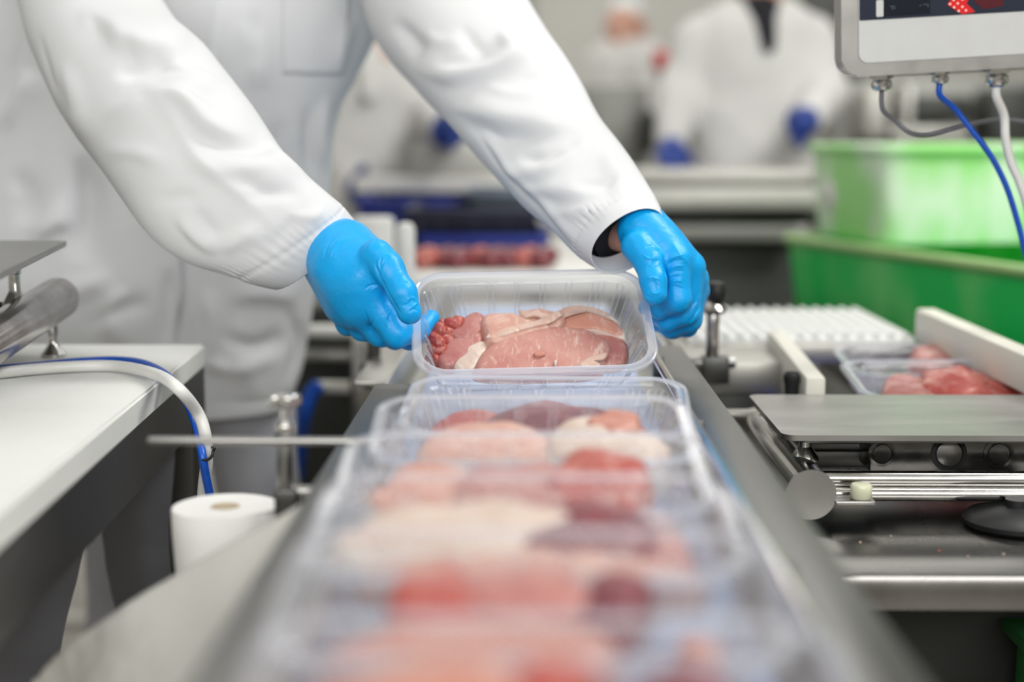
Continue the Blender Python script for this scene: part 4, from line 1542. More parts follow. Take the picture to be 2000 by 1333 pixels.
def add_head(c, yaw, pitch, parent, cap='hair', s=1.0, vox=0.004):
    g, q = head_groups(c, yaw, pitch, s)
    obj('head', body_mesh(g, vox, 2), M['skin'], parent, angle=None)
    for sx in (-1, 1):
        obj('eye', MB().lathe([(0.0, -0.011), (0.008, -0.008), (0.011, 0), (0.008, 0.008), (0.0, 0.011)], q(sx * 0.03, -0.073, 0.014), n=14), M['eye'], parent)
    obj('hair' if cap == 'hair' else 'hair_net', body_mesh([(0.02, [(q(0, 0.018, 0.062), q(0, 0.04, 0.03), 0.079 * s, 0.078 * s)])], vox * 1.5, 2), M[cap], parent, angle=None)


add_head(P(430, -560, 1.72), math.radians(20), math.radians(35), worker, 'cap')
obj('neck', MB().tube([P(430, -500, 1.76), P(400, -380, 1.84), P(370, -280, 1.92)], 0.058, 20, 6), M['skin'], worker)
# shoulders of the coat above the picture
obj('coat_shoulders', body_mesh([(0.05, [(P(60, -270, 1.93), P(760, -270, 1.93), 0.10, 0.10), (P(100, -240, 1.9), P(60, -200, 1.85), 0.10, 0.09), (P(760, -260, 1.92), P(840, -200, 1.88), 0.10, 0.10), (P(380, -330, 1.93), P(380, -200, 1.93), 0.12, 0.13)])], 0.008, 2), M['coat'], worker, angle=None)


def far_worker(label, Y, neck, shL, shR, hip, armL, armR, headpx, hyaw, cap, wr=0.13, hp=0.0, colmat='coat_bg'):
    base = P(hip[0], hip[1], Y)
    w = thing('person', label, 'person', (base[0], Y, 0))
    nk, sl, sr, hp_ = P(*neck, Y), P(*shL, Y), P(*shR, Y), P(*hip, Y)
    dx = np.array([wr * 0.35, 0, 0])
    cs = [(sl, sr, 0.065, 0.065), ((sl + sr) / 2 - dx, hp_ - dx, 0.12, wr), ((sl + sr) / 2 + dx, hp_ + dx, 0.12, wr),
          (nk, (sl + sr) / 2, 0.06, 0.1), (hp_, hp_ - [0, 0, 0.35], wr * 1.1, wr * 1.15)]
    for arm, s0 in ((armL, sl), (armR, sr)):
        a = [P(x, y, Y + d) for x, y, d in arm]
        cs += [(s0, a[0], 0.068, 0.058), (a[0], a[1], 0.058, 0.045)]

    def post(v, n):
        return v + n * (0.007 * fbm(v, 22, int(Y * 10), 3))[:, None]
    obj('coat', body_mesh([(0.03, cs)], 0.012, 2, post), M['coat_bg'], w, angle=None)
    hz = hp_[2] - 0.3
    for s_ in (-1, 1):
        obj('trouser_leg', body_mesh([(0.02, [(np.array([hp_[0] + s_ * 0.09, Y, hz]), np.array([hp_[0] + s_ * 0.10, Y, 0.1]), 0.095, 0.065)])], 0.014, 2), M['trouser'], w, angle=None)
        obj('boot', MB().box((hp_[0] + s_ * 0.10, Y - 0.06, 0.05), (0.10, 0.27, 0.10), None, 0.035, 3), M['boot'], w)
    for arm in (armL, armR):
        p = P(arm[1][0], arm[1][1], Y + arm[1][2])
        q = P(arm[2][0], arm[2][1], Y + arm[2][2])
        d = q - p
        u = np.cross(d, [0, 1, 0.2])
        u = u / np.linalg.norm(u)
        hgr = [(0.012, [(p, p + d * 0.55, 0.032, 0.04)])]
        for k in range(4):
            o_ = u * (k - 1.5) * 0.019
            hgr.append((0.004, [(p + d * 0.55 + o_, p + d * (1.0 - 0.05 * abs(k - 1.5)) + o_ + [0, -0.01, 0], 0.0105, 0.009), (p + d * 1.0 + o_ + [0, -0.01, 0], p + d * 1.15 + o_ + [0, -0.035, 0], 0.009, 0.008)]))
        hgr.append((0.006, [(p + d * 0.2 + u * 0.03, p + d * 0.7 + u * 0.055 + [0, -0.02, 0], 0.013, 0.010)]))
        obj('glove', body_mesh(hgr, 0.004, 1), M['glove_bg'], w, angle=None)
    add_head(P(*headpx, Y), hyaw, hp, w, cap)
    obj('collar', body_mesh([(0.02, [(nk + [0, 0, 0.05], nk + [0, -0.03, 0.0], 0.066, 0.068), (nk + [0, -0.075, 0.02], nk + [0.01, -0.135, -0.075], 0.04, 0.018)])], 0.006, 2), M[colmat], w, angle=None)
    return w


far_worker('blurred worker in white coat with a black collar, standing behind the steel counter at right', 4.0, (1480, 40), (1370, 85), (1585, 85), (1470, 320),
           [(1325, 195, -0.05), (1312, 280, -0.12), (1310, 318, -0.2)], [(1612, 180, -0.08), (1585, 232, -0.25), (1548, 244, -0.33)], (1484, -44), 0.1, 'hair', 0.135, 0.0, 'dark_cloth')
far_worker('blurred worker in white leaning over a steel bench behind the two arms', 3.7, (722, 130), (668, 190), (812, 190), (720, 400),
           [(650, 290, -0.05), (690, 360, -0.1), (715, 375, -0.15)], [(850, 235, -0.1), (868, 252, -0.3), (880, 262, -0.36)], (712, 78), 0.6, 'cap', 0.13, 0.3)
far_worker('farthest blurred worker, standing near the back wall left of the collared worker', 6.2, (1222, 108), (1175, 130), (1275, 130), (1225, 230),
           [(1160, 190, 0), (1165, 230, -0.05), (1165, 245, -0.1)], [(1290, 185, 0), (1285, 225, -0.1), (1280, 240, -0.15)], (1220, 62), -0.4, 'cap', 0.13)

# ------------------------------------------------------------------ right: table, bench scale, display
def bx(parent, name, lo, hi, mat, bev=0.002):
    return obj(name, MB().b2(lo, hi, bev), M[mat], parent)


tb = thing('steel_table', 'stainless steel table with a bright rounded front edge under the right scale', 'table', (0.75, 1.35, 0.0))
zt = 0.858
m = MB().b2((0.178, 1.092, zt - 0.030), (1.4, 1.47, zt), 0.0065)
obj('table_top', m, M['table'], tb)
for x in (0.24, 1.34):
    for y in (1.16, 1.44):
        obj('leg', MB().b2((x - 0.02, y - 0.02, 0.0), (x + 0.02, y + 0.02, zt - 0.028), 0.003), M['steel_bg'], tb)
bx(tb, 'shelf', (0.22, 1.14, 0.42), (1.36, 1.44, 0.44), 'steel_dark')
bx(tb, 'shade_sheet_back', (0.2, 1.45, 0.1), (1.38, 1.46, 0.82), 'machine_dark')  # dark sheet added to stand for the shade under the table
bx(tb, 'shade_sheet_side', (0.2, 1.15, 0.1), (0.21, 1.45, 0.82), 'machine_dark')  # second dark sheet added for the same shade, on the conveyor side
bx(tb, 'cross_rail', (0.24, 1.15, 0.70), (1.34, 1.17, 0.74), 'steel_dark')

gc = thing('crate', 'green plastic crate on the shelf under the right table', 'crate', (0.62, 1.42, 0.44))
bx(gc, 'crate_body', (0.48, 1.22, 0.441), (0.9, 1.42, 0.70), 'green_dark', 0.012)
bx(gc, 'crate_rim', (0.47, 1.21, 0.70), (0.91, 1.43, 0.715), 'green_dark', 0.004)

sc = thing('bench_scale', 'steel bench scale with a flat grey weighing plate on tubular frame, at right', 'scale', (0.55, 1.35, zt))
zp = 0.934
Xl = 0.218
# weighing plate with rounded corners
poly = rrect(0.52, 0.205, 0.012, 6)
obj('weighing_plate', MB().prism(poly, (Xl + 0.26, 1.352, zp - 0.005), (1, 0, 0), (0, 1, 0), 0.005), M['plate'], sc)
obj('plate_skirt', MB().b2((Xl + 0.02, 1.262, zp - 0.0095), (Xl + 0.5, 1.442, zp - 0.0055), 0.001), M['steel_dark'], sc)
# long side tube with end cap and feet
zt1 = 0.889
xt = P(1582, 968, 1.225)[0]
m = MB().cyl((xt, 1.222, zt1), (xt, 1.52, zt1), 0.0205, 40)
obj('frame_tube', m, M['polished'], sc)
m = MB()
cap = [(0.0214 * math.cos(a), 0.0214 * math.sin(a)) for a in np.linspace(math.radians(-8), math.radians(340), 40)]
cap = cap + [(0.024, -0.0065), (0.030, -0.0082), (0.052, -0.0082), (0.0535, -0.007), (0.0535, -0.0052), (0.052, -0.0045), (0.030, -0.0045), (0.0245, -0.0040)]
obj('end_cap', MB().prism([(x, y) for x, y in cap], (xt, 1.220, zt1), (1, 0, 0), (0, 0, 1), -0.0025), M['plate'], sc)
obj('rubber_pad', MB().lathe([(0.0085, 0), (0.0092, 0.001), (0.0092, 0.0105), (0.0080, 0.0125), (0.0066, 0.0128)], (xt + 0.043, 1.2255, zt1 - 0.0042), n=24), M['pad'], sc)
bx(sc, 'pad_tab', (xt + 0.02, 1.215, zt1 - 0.0078), (xt + 0.053, 1.236, zt1 - 0.0045), 'plate', 0.001)
obj('cross_tube', MB().cyl((xt + 0.005, 1.252, zt1 + 0.0065), (1.0, 1.252, zt1 + 0.0065), 0.0070, 20), M['polished'], sc)
obj('cross_tube', MB().cyl((xt + 0.005, 1.248, zt1 - 0.0058), (1.0, 1.248, zt1 - 0.0058), 0.0062, 20), M['polished'], sc)
obj('cross_tube', MB().cyl((xt, 1.40, zt1 + 0.006), (1.0, 1.40, zt1 + 0.006), 0.006, 20), M['polished'], sc)
obj('cross_tube', MB().cyl((xt, 1.44, zt1 + 0.018), (1.0, 1.44, zt1 + 0.018), 0.005, 20), M['polished'], sc)
bx(sc, 'frame_beam', (xt + 0.01, 1.35, zt1 - 0.006), (1.0, 1.385, zt1 + 0.010), 'steel_dark', 0.002)
# support post under the plate corner: cone foot, neck
for py_ in (1.285, 1.475):
    c = (xt + 0.006, py_, 0)
    o = obj('plate_post', MB().lathe([(0.0125, zt1 + 0.016), (0.012, zt1 + 0.019), (0.0075, zt1 + 0.026), (0.0055, zt1 + 0.028), (0.0055, zp - 0.011), (0.0085, zp - 0.011), (0.0085, zp - 0.006)], c, n=24), M['polished'], sc)
m = MB().lathe([(0.007, zp - 0.0125), (0.0082, zp - 0.011), (0.0082, zp - 0.0085)], (Xl + 0.108, 1.285, 0), n=6)
obj('hex_bolt', m, M['steel_dark'], sc)
# load cell housing: dark block with round seals
x0 = P(1700, 880, 1.30)[0]
bx(sc, 'load_cell', (x0, 1.300, zt1 + 0.002), (x0 + 0.24, 1.345, zp - 0.0095), 'cell', 0.0012)
for px_, r_, mt in ((1722, 0.0120, 'cell'), (1853, 0.0160, 'black'), (1950, 0.0135, 'cell')):
    c = P(px_, 884, 1.30)
    zz = (zt1 + 0.002 + zp - 0.0095) / 2
    o = obj('round_seal', MB().lathe([(r_, 0), (r_, 0.0016), (r_ * 0.78, 0.0022), (r_ * 0.74, 0.0012), (r_ * 0.55, 0.0012), (r_ * 0.52, 0.002), (r_ * 0.48, 0.002), (r_ * 0.45, 0.001)], (c[0], 1.3003, zz), (0, -1, 0), 32), M[mt], sc)
    obj('seal_disc', MB().lathe([(r_ * 0.7, 0), (r_ * 0.7, 0.0018), (r_ * 0.66, 0.0022)], (c[0], 1.3000, zz), (0, -1, 0), 32), M['seal'] if mt == 'black' else M['cell'], o)
# black adjustable feet
for fx_, fy_ in ((P(1975, 990, 1.25)[0], 1.235), (P(1975, 990, 1.25)[0], 1.415)):
    obj('rubber_foot', MB().lathe([(0.040, 0), (0.044, 0.003), (0.045, 0.007), (0.040, 0.012), (0.022, 0.016), (0.010, 0.018), (0.010, 0.024)], (fx_, fy_, zt + 0.0003), n=36), M['black'], sc)
for k, (x, y) in enumerate(((1680, 1062), (1740, 1050), (1890, 1090), (1960, 1085), (1834, 1078))):
    p = PZ(x, y, zt)
    o = obj('crumb', MB().box(p + [0, 0, 0.0008], (0.0022, 0.0016, 0.0014), rotm(0.2, 0.3, k), 0.0005, 1), M['meat_red' if k == 4 else 'fat'])
    tag(o, ['pale crumb on the steel table, closest to the conveyor rail', 'second pale crumb on the steel table from the conveyor rail', 'pale crumb on the steel table right of the red crumb',
            'pale crumb farthest right on the steel table', 'tiny red crumb on the steel table below the scale'][k], 'crumb')

# display on its bracket
dz = thing('scale_display', 'stainless display box with dark window and red arrow light hanging at top right', 'display')
DR = rotm(math.radians(8), 0, 0)
DR = rotm(0, math.radians(-3.3), 0) @ rotm(0, 0, math.radians(1.5)) @ rotm(math.radians(5), 0, 0)
DO = P(1644, 152, 1.47)


def D(x, y, z):
    return DO + DR @ np.array([x, y, z])


WL[dz.name] = D(0.15, 0.04, 0)
dz.location = tuple(D(0.15, 0.04, 0))
ex, ey = DR @ [1, 0, 0], DR @ [0, 0, 1]
wD, hD = 0.34, 0.24
k0 = MB()
pts = [(x + wD / 2, y + hD / 2) for x, y in rrect(wD, hD, 0.016, 8)]
bm_ = MB().prism(pts, D(0, 0, 0), ex, ey, -0.030)
es = [e for e in bm_.bm.edges if abs((e.verts[0].co - e.verts[1].co).normalized().dot(Vector(DR @ [0, 1, 0]))) < 0.5]
bmesh.ops.bevel(bm_.bm, geom=es, offset=0.0015, segments=2, affect='EDGES')
obj('housing', bm_, M['steel_bez'], dz, angle=50)
obj('rear_housing', MB().box(D(wD / 2 + 0.01, 0.055, hD / 2 + 0.004), (wD - 0.07, 0.05, hD - 0.012), DR, 0.006), M['steel_bez'], dz)


def rr_at(x0, z0, x1, z1, r):
    return [(x + (x0 + x1) / 2, y + (z0 + z1) / 2) for x, y in rrect(x1 - x0, z1 - z0, r, 6)]


obj('front_panel', MB().prism(rr_at(0.0165, 0.0130, 0.325, 0.225, 0.009), D(0, -0.0004, 0), ex, ey, 0.0009), M['panel'], dz)
zs = 0.0535
obj('display_window', MB().prism(rr_at(0.0172, zs, 0.324, 0.20, 0.001), D(0, -0.0012, 0), ex, ey, 0.0006), M['screen'], dz)
lab = obj('label_strip', MB().prism(rr_at(0.0335, zs + 0.0025, 0.0855, zs + 0.0185, 0.0015), D(0, -0.0018, 0), ex, ey, 0.0003), M['screen2'], dz)
obj('white_strip', MB().prism(rr_at(0.0332, zs + 0.0025, 0.0402, zs + 0.0185, 0.0015), D(0, -0.0022, 0), ex, ey, 0.0003), M['panel'], lab)
for gx, segs in ((0.0465, [(0, 0.0115, 0.005, 0.0005), (0.002, 0.0085, 0.0005, 0.003), (0.003, 0.0095, 0.003, 0.0005)]), (0.0785, [(0, 0.0115, 0.0045, 0.0005), (0.0045, 0.0090, 0.0005, 0.003), (-0.003, 0.0105, 0.001, 0.001)])):
    for sx_, sz_, w_, h_ in segs:
        obj('faint_mark', MB().prism(rr_at(gx + sx_, zs + sz_, gx + sx_ + w_, zs + sz_ + h_, 0.0002), D(0, -0.00215, 0), ex, ey, 0.0001), M['ghost'], lab)
ar = [(x_ - 0.002, z_ - 0.001) for x_, z_ in [(0.104, zs + 0.0115), (0.112, zs + 0.021), (0.129, zs + 0.023), (0.1225, zs + 0.0115), (0.131, zs + 0.003), (0.1185, zs + 0.0015)]]
a_ = obj('red_arrow', MB().prism(ar, D(0, -0.0019, 0), ex, ey, 0.0004), M['led'], dz)
for dx_, dy_ in ((0.1065, 0.0118), (0.110, 0.0155), (0.1105, 0.0085), (0.114, 0.0120), (0.1150, 0.0185), (0.115, 0.0048), (0.1185, 0.0155), (0.1185, 0.0085), (0.1225, 0.019), (0.1220, 0.0050)):
    obj('led_dot', MB().lathe([(0.0011, 0), (0.0011, 0.0003), (0.0007, 0.0006)], D(dx_ - 0.002, -0.0023, zs + dy_ - 0.001), -(DR @ [0, -1, 0]) * -1, 10), M['led2'], a_)
ar2 = [(0.1275, zs + 0.0118), (0.134, zs + 0.020), (0.156, zs + 0.021), (0.156, zs + 0.006), (0.137, zs + 0.004)]
obj('unlit_arrow', MB().prism(ar2, D(0, -0.0019, 0), ex, ey, 0.0002), M['ledglass'], dz)
obj('back_ledge', MB().box(D(0.185, 0.045, 0.0), (0.27, 0.045, 0.008), DR, 0.002), M['steel_bez'], dz)
GL = []
for gx, s_ in ((0.043, 1.0), (0.101, 0.82), (0.157, 1.12)):
    b = D(gx, 0.016, 0.001)
    ax = -ey
    g = obj('cable_gland', MB().lathe([(0.0095 * s_, 0), (0.0095 * s_, 0.0055 * s_), (0.0078 * s_, 0.006 * s_), (0.0100 * s_, 0.008 * s_), (0.0104 * s_, 0.0125 * s_), (0.0088 * s_, 0.0155 * s_), (0.0052 * s_, 0.017 * s_)], b, ax, 18), M['polished'], dz)
    obj('locking_nut', MB().lathe([(0.0112 * s_, 0.0012), (0.0112 * s_, 0.005 * s_)], b, ax, 6), M['polished'], g)
    GL.append(b + ax * 0.015 * s_)
obj('bracket_arm', MB().box(D(0.31, 0.105, 0.12), (0.04, 0.07, 0.03), DR, 0.003), M['steel_bg'], dz)
obj('pole', MB().cyl(D(0.31, 0.14, 0.14), (D(0.31, 0.14, 0)[0], D(0.31, 0.14, 0)[1], 0.0), 0.014, 20), M['steel_bg'], dz)
Yc = 1.50


def cable(name, label, pts, r, mat, cat='cable', sub=10):
    o = obj(name, MB().tube(pts, r, 14, sub), M[mat])
    tag(o, label, cat)
    return o


cable('cable', 'thin grey cable looping sideways below the display box', [GL[0], GL[0] - ey * 0.02 + ex * 0.001, P(1748, 236, Yc), P(1775, 258, Yc), P(1810, 263, Yc + 0.01), P(1860, 252, Yc + 0.02), P(1920, 238, Yc + 0.04), P(1970, 235, Yc + 0.06), P(2060, 248, Yc + 0.08)], 0.0023, 'cable_grey')
cable('cable', 'bright blue cable hanging from the middle gland of the display', [GL[1], GL[1] - ey * 0.012, P(1866, 214, Yc), P(1900, 258, Yc), P(1936, 306, Yc), P(1966, 366, Yc), P(1988, 436, Yc), P(2004, 500, Yc), P(2040, 640, Yc), P(2060, 760, Yc + 0.02)], 0.0030, 'cable_blue')
cable('cable', 'thick white cable hanging from the right gland of the display', [GL[2], GL[2] - ey * 0.012, P(1961, 226, Yc), P(1964, 270, Yc), P(1974, 316, Yc), P(1992, 358, Yc), P(2010, 420, Yc), P(2030, 560, Yc), P(2050, 700, Yc)], 0.0044, 'cable_white')
obj('gland_ring', MB().lathe([(0.0072, 0), (0.0072, 0.004), (0.005, 0.0045)], GL[2] + ey * 0.002, -ey, 18), M['cable_blue'], dz)

# ------------------------------------------------------------------ left: table with white board, scale, cables
lt = thing('work_table', 'steel table with a thick white plastic cutting top, at left', 'table', (-0.7, 1.2, 0.0))
zl = 0.965
A1 = PZ(400, 673, zl)
A0 = PZ(0, 1000, zl)
ed = A0 - A1
A2 = A1 + ed * 1.25
A3 = A2 + [-0.8, 0, 0]
A4 = A1 + [-0.9, 0, 0]
th_ = 0.0245
m = MB().prism([(p[0], p[1]) for p in (A1, A4, A3, A2)], (0, 0, zl - th_), (1, 0, 0), (0, 1, 0), th_)
bmesh.ops.bevel(m.bm, geom=list(m.bm.edges), offset=0.0022, segments=2, affect='EDGES')
obj('cutting_top', m, M['white_pe'], lt)


def tri_wall(name, p, q, z0, z1, thick, mat, parent):
    d = (q - p)[:2]
    d /= np.linalg.norm(d)
    nrm = np.array([-d[1], d[0]])
    m = MB().prism([(p[0], p[1]), (q[0], q[1]), (q[0] + nrm[0] * thick, q[1] + nrm[1] * thick), (p[0] + nrm[0] * thick, p[1] + nrm[1] * thick)], (0, 0, z0), (1, 0, 0), (0, 1, 0), z1 - z0)
    return obj(name, m, M[mat], parent, angle=30)


off = np.array([0.003, -0.004, 0])
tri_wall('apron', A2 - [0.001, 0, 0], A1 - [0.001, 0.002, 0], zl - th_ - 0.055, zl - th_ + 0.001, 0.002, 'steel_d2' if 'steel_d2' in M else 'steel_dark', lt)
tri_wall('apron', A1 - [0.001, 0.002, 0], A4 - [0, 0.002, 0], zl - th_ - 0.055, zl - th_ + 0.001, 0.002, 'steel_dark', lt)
lx = P(354, 950, 1.56)[0]
bx(lt, 'leg', (lx - 0.019, 1.545, 0), (lx + 0.018, 1.585, zl - th_ - 0.001), 'leg_olive' if 'leg_olive' in M else 'machine_dark')
bx(lt, 'leg', (lx - 0.80, 1.545, 0), (lx - 0.762, 1.585, zl - th_ - 0.001), 'machine_dark')
bx(lt, 'leg', (lx - 0.76, 0.72, 0), (lx - 0.722, 0.76, zl - th_ - 0.001), 'machine_dark')
# hanging grey cloth aprons below the table edge


def cloth_panel(name, L, Rr, Y, seed, parent, mat, amp=0.006):
    rows = []
    for (lx_, ly), (rx_, ry) in zip(smooth_path([np.array(p) for p in L], 8), smooth_path([np.array(p) for p in Rr], 8)):
        rows.append([P(lx_ + (rx_ - lx_) * t, ly + (ry - ly) * t, Y + 0.02 * math.sin(t * 3.1) * -1) for t in np.linspace(0, 1, 40)])
    V = np.array(rows)
    N = grid_normals(V, False)
    V = V + N * (amp * fbm(V, 22, seed, 3))[..., None]
    o = obj(name, grid_mesh(V), M[mat], parent, angle=None)
    s_ = o.modifiers.new('thickness', 'SOLIDIFY')
    s_.thickness = 0.004
    return o


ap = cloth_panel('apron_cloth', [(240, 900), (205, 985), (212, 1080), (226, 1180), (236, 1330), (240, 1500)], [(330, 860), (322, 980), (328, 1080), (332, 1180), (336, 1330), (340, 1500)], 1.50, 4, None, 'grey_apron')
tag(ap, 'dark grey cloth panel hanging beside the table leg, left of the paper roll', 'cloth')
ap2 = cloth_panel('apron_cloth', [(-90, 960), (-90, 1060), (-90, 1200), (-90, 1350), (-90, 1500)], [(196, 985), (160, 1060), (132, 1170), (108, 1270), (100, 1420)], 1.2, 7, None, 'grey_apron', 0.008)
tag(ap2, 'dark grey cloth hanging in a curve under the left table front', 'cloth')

# left bench scale, seen from its corner
ls = thing('bench_scale', 'steel bench scale with a worn tubular frame standing on the white table top at left', 'scale', (-0.55, 1.35, zl))
c0 = P(131, 470, 1.50)
zpl = c0[2]
p1 = PZ(0, 533, zpl)
dirA = (p1 - c0)
dirA[2] = 0
dirA /= np.linalg.norm(dirA)
p2 = np.array([c0[0] - 0.45, c0[1] + 0.01, zpl])
poly = [(q[0], q[1]) for q in (c0, p2, p2 + dirA * 0.40, c0 + dirA * 0.40)]
m = MB().prism(poly, (0, 0, zpl - 0.0055), (1, 0, 0), (0, 1, 0), 0.0055)
bmesh.ops.bevel(m.bm, geom=[e for e in m.bm.edges if abs((e.verts[0].co - e.verts[1].co).z) > 0.004], offset=0.006, segments=4, affect='EDGES')
obj('weighing_plate', m, M['plate'], ls)
ta, tb2 = P(110, 585, 1.50), P(-10, 662, 1.33)
tdir = (ta - tb2) / np.linalg.norm(ta - tb2)
tr_ = 0.0215
obj('frame_tube', MB().lathe([(tr_, 0), (tr_, 0.32), (tr_ * 0.95, 0.325), (tr_ * 0.8, 0.327), (0.002, 0.327)], ta + tdir * 0.012 - tdir * 0.327, tdir, 44), M['worn_steel'], ls)
fb = PZ(105, 697, zl)
obj('foot', MB().lathe([(0.0115, 0.0), (0.0125, 0.001), (0.0125, 0.003), (0.0085, 0.008), (0.0048, 0.013), (0.0042, 0.0145), (0.0042, 0.022), (0.0052, 0.0225), (0.0052, 0.040)], (fb[0], fb[1], zl), n=32), M['polished'], ls)
pb = P(30, 596, 1.43)
o = obj('plate_post', MB().lathe([(0.0155, -0.018), (0.0155, -0.004), (0.012, 0.002), (0.0065, 0.012), (0.0055, 0.014), (0.0055, 0.03), (0.0068, 0.031), (0.0068, zpl - pb[2] - 0.004)], pb, n=28), M['polished'], ls)
obj('cross_tube', MB().cyl(pb - [0.30, -0.01, 0.006], pb - [0.0, 0, 0.006], 0.009, 20), M['steel_dark'], ls)
obj('cross_tube', MB().cyl(pb - [0.30, 0.02, 0.022], pb - [-0.01, 0.02, 0.022], 0.006, 20), M['polished'], ls)
obj('foot', MB().lathe([(0.0125, 0.0), (0.0125, 0.003), (0.0048, 0.013), (0.0042, 0.022), (0.0052, 0.050)], (fb[0] - 0.38, fb[1], zl), n=24), M['polished'], ls)
obj('foot', MB().lathe([(0.0125, 0.0), (0.0125, 0.003), (0.0048, 0.013), (0.0042, 0.022), (0.0052, 0.050)], tuple(tb2 * [1, 1, 0] + [0.0, -0.05, zl]), n=24), M['polished'], ls)
obj('cross_tube', MB().cyl((fb[0] - 0.38, fb[1], zl + 0.047), (fb[0], fb[1] - 0.0, zl + 0.047), 0.008, 20), M['polished'], ls)

hz = zl + 0.0065
wh = [PZ(-60, 735, hz), PZ(60, 722, hz), PZ(150, 716, hz), PZ(230, 716, hz), PZ(300, 730, hz + 0.003), PZ(345, 757, hz + 0.003), P(385, 805, 1.275), P(401, 850, 1.275), P(404, 900, 1.28), P(398, 950, 1.29), P(396, 1010, 1.30), P(400, 1100, 1.31), P(404, 1200, 1.33)]
cable('hose', 'thick white hose running over the white table top and down its corner', wh, 0.0054, 'cable_white', 'hose')
bh = [PZ(-60, 725, zl + 0.003), PZ(60, 716, zl + 0.003), PZ(150, 707, zl + 0.003), PZ(230, 704, zl + 0.004), PZ(285, 712, zl + 0.006), PZ(330, 738, zl + 0.004), P(362, 780, 1.30), P(384, 835, 1.29), P(395, 890, 1.265), P(402, 930, 1.27), P(411, 975, 1.28), P(420, 1040, 1.29), P(426, 1140, 1.31)]
cable('cable', 'blue cable lying behind the white hose on the left table', bh, 0.0038, 'cable_blue')
m = MB().tube([P(388, 890, 1.27), P(394, 898, 1.262), P(406, 898, 1.262), P(414, 891, 1.265), P(416, 882, 1.27), P(419, 876, 1.27), P(414, 874, 1.272)], 0.0014, 8, 6)
o = obj('zip_tie', m, M['zip'])
tag(o, 'black zip tie holding the white hose and blue cable together', 'cable tie')

# ------------------------------------------------------------------ guide clamps
cl = thing('guide_clamp', 'steel clamp with a four-lobed knob and long horizontal rod, left of the trays', 'clamp', tuple(P(560, 990, 1.03)))
Yk = 1.03
pb_ = P(557, 955, Yk)
pt_ = P(557, 822, Yk)
obj('post', MB().cyl(pb_, pt_, 0.0056, 24, 0.001), M['plate'], cl)
obj('rod', MB().cyl(P(290, 861, Yk - 0.008), P(752, 863, Yk - 0.008), 0.0031, 20, 0.0008), M['plate'], cl)
obj('rod_collar', MB().cyl(P(557, 850, Yk), P(557, 828, Yk), 0.0072, 24, 0.001), M['polished'], cl)
obj('screw', MB().cyl(P(557, 828, Yk), P(557, 790, Yk), 0.0034, 18), M['polished'], cl)
kb = MB()
kc = P(556, 783, Yk)
for k in range(4):
    a = k * math.pi / 2 + 0.5
    kb.lathe([(0.0012, -0.0045), (0.0042, -0.0038), (0.0052, 0), (0.0042, 0.0038), (0.0012, 0.0045)], kc + [0.0072 * math.cos(a), 0.0072 * math.sin(a), 0], n=14)
kb.lathe([(0.002, -0.006), (0.006, -0.005), (0.0066, 0.0), (0.006, 0.004), (0.002, 0.005)], kc, n=20)
obj('knob', kb, M['polished'], cl)
bl = P(578, 978, Yk)
obj('clamp_block', MB().box(bl + [-0.006, 0, 0.0], (0.016, 0.02, 0.019), None, 0.0015), M['steel_dark'], cl)
obj('clamp_bar', MB().cyl(P(540, 960, Yk), P(628, 960, Yk), 0.0045, 20, 0.0012), M['plate'], cl)
obj('clamp_plate', MB().box(P(560, 990, Yk), (0.014, 0.014, 0.018), None, 0.0015), M['steel_dark'], cl)
obj('bar_end', MB().lathe([(0.0052, 0), (0.0052, 0.004)], P(626, 961, Yk), (1, 0, 0), 20), M['black'], cl)

cr = thing('guide_clamp', 'dark steel clamp with a black knob, standing right of the gloved hand', 'clamp', tuple(P(1390, 740, 1.62)))
Yk = 1.62
obj('post', MB().cyl(P(1389, 735, Yk), P(1393, 606, Yk), 0.0072, 20, 0.001), M['worn_steel'], cr)
obj('post_cap', MB().lathe([(0.013, 0), (0.015, 0.004), (0.012, 0.008), (0.008, 0.012), (0.008, 0.016)], P(1393, 612, Yk), n=20), M['worn_steel'], cr)
obj('knob', MB().lathe([(0.008, 0), (0.011, 0.004), (0.012, 0.016), (0.009, 0.022), (0.002, 0.024)], P(1398, 592, Yk), n=20), M['black'], cr)
obj('clamp_bar', MB().cyl(P(1348, 710, Yk), P(1436, 708, Yk), 0.0068, 20, 0.001), M['plate'], cr)
obj('clamp_block', MB().box(P(1396, 722, Yk), (0.03, 0.022, 0.03), None, 0.002), M['steel_dark'], cr)
cf = thing('guide_clamp', 'small dark blurred clamp behind the left glove, beside the conveyor', 'clamp', tuple(P(735, 740, 1.72)))
Yk = 1.72
obj('post', MB().cyl(P(728, 730, Yk), P(732, 640, Yk), 0.008, 20, 0.001), M['steel_dark'], cf)
obj('clamp_bar', MB().cyl(P(704, 722, Yk), P(772, 718, Yk), 0.0075, 20, 0.001), M['steel_dark'], cf)
obj('clamp_block', MB().box(P(735, 733, Yk), (0.03, 0.022, 0.032), None, 0.003), M['steel_dark'], cf)

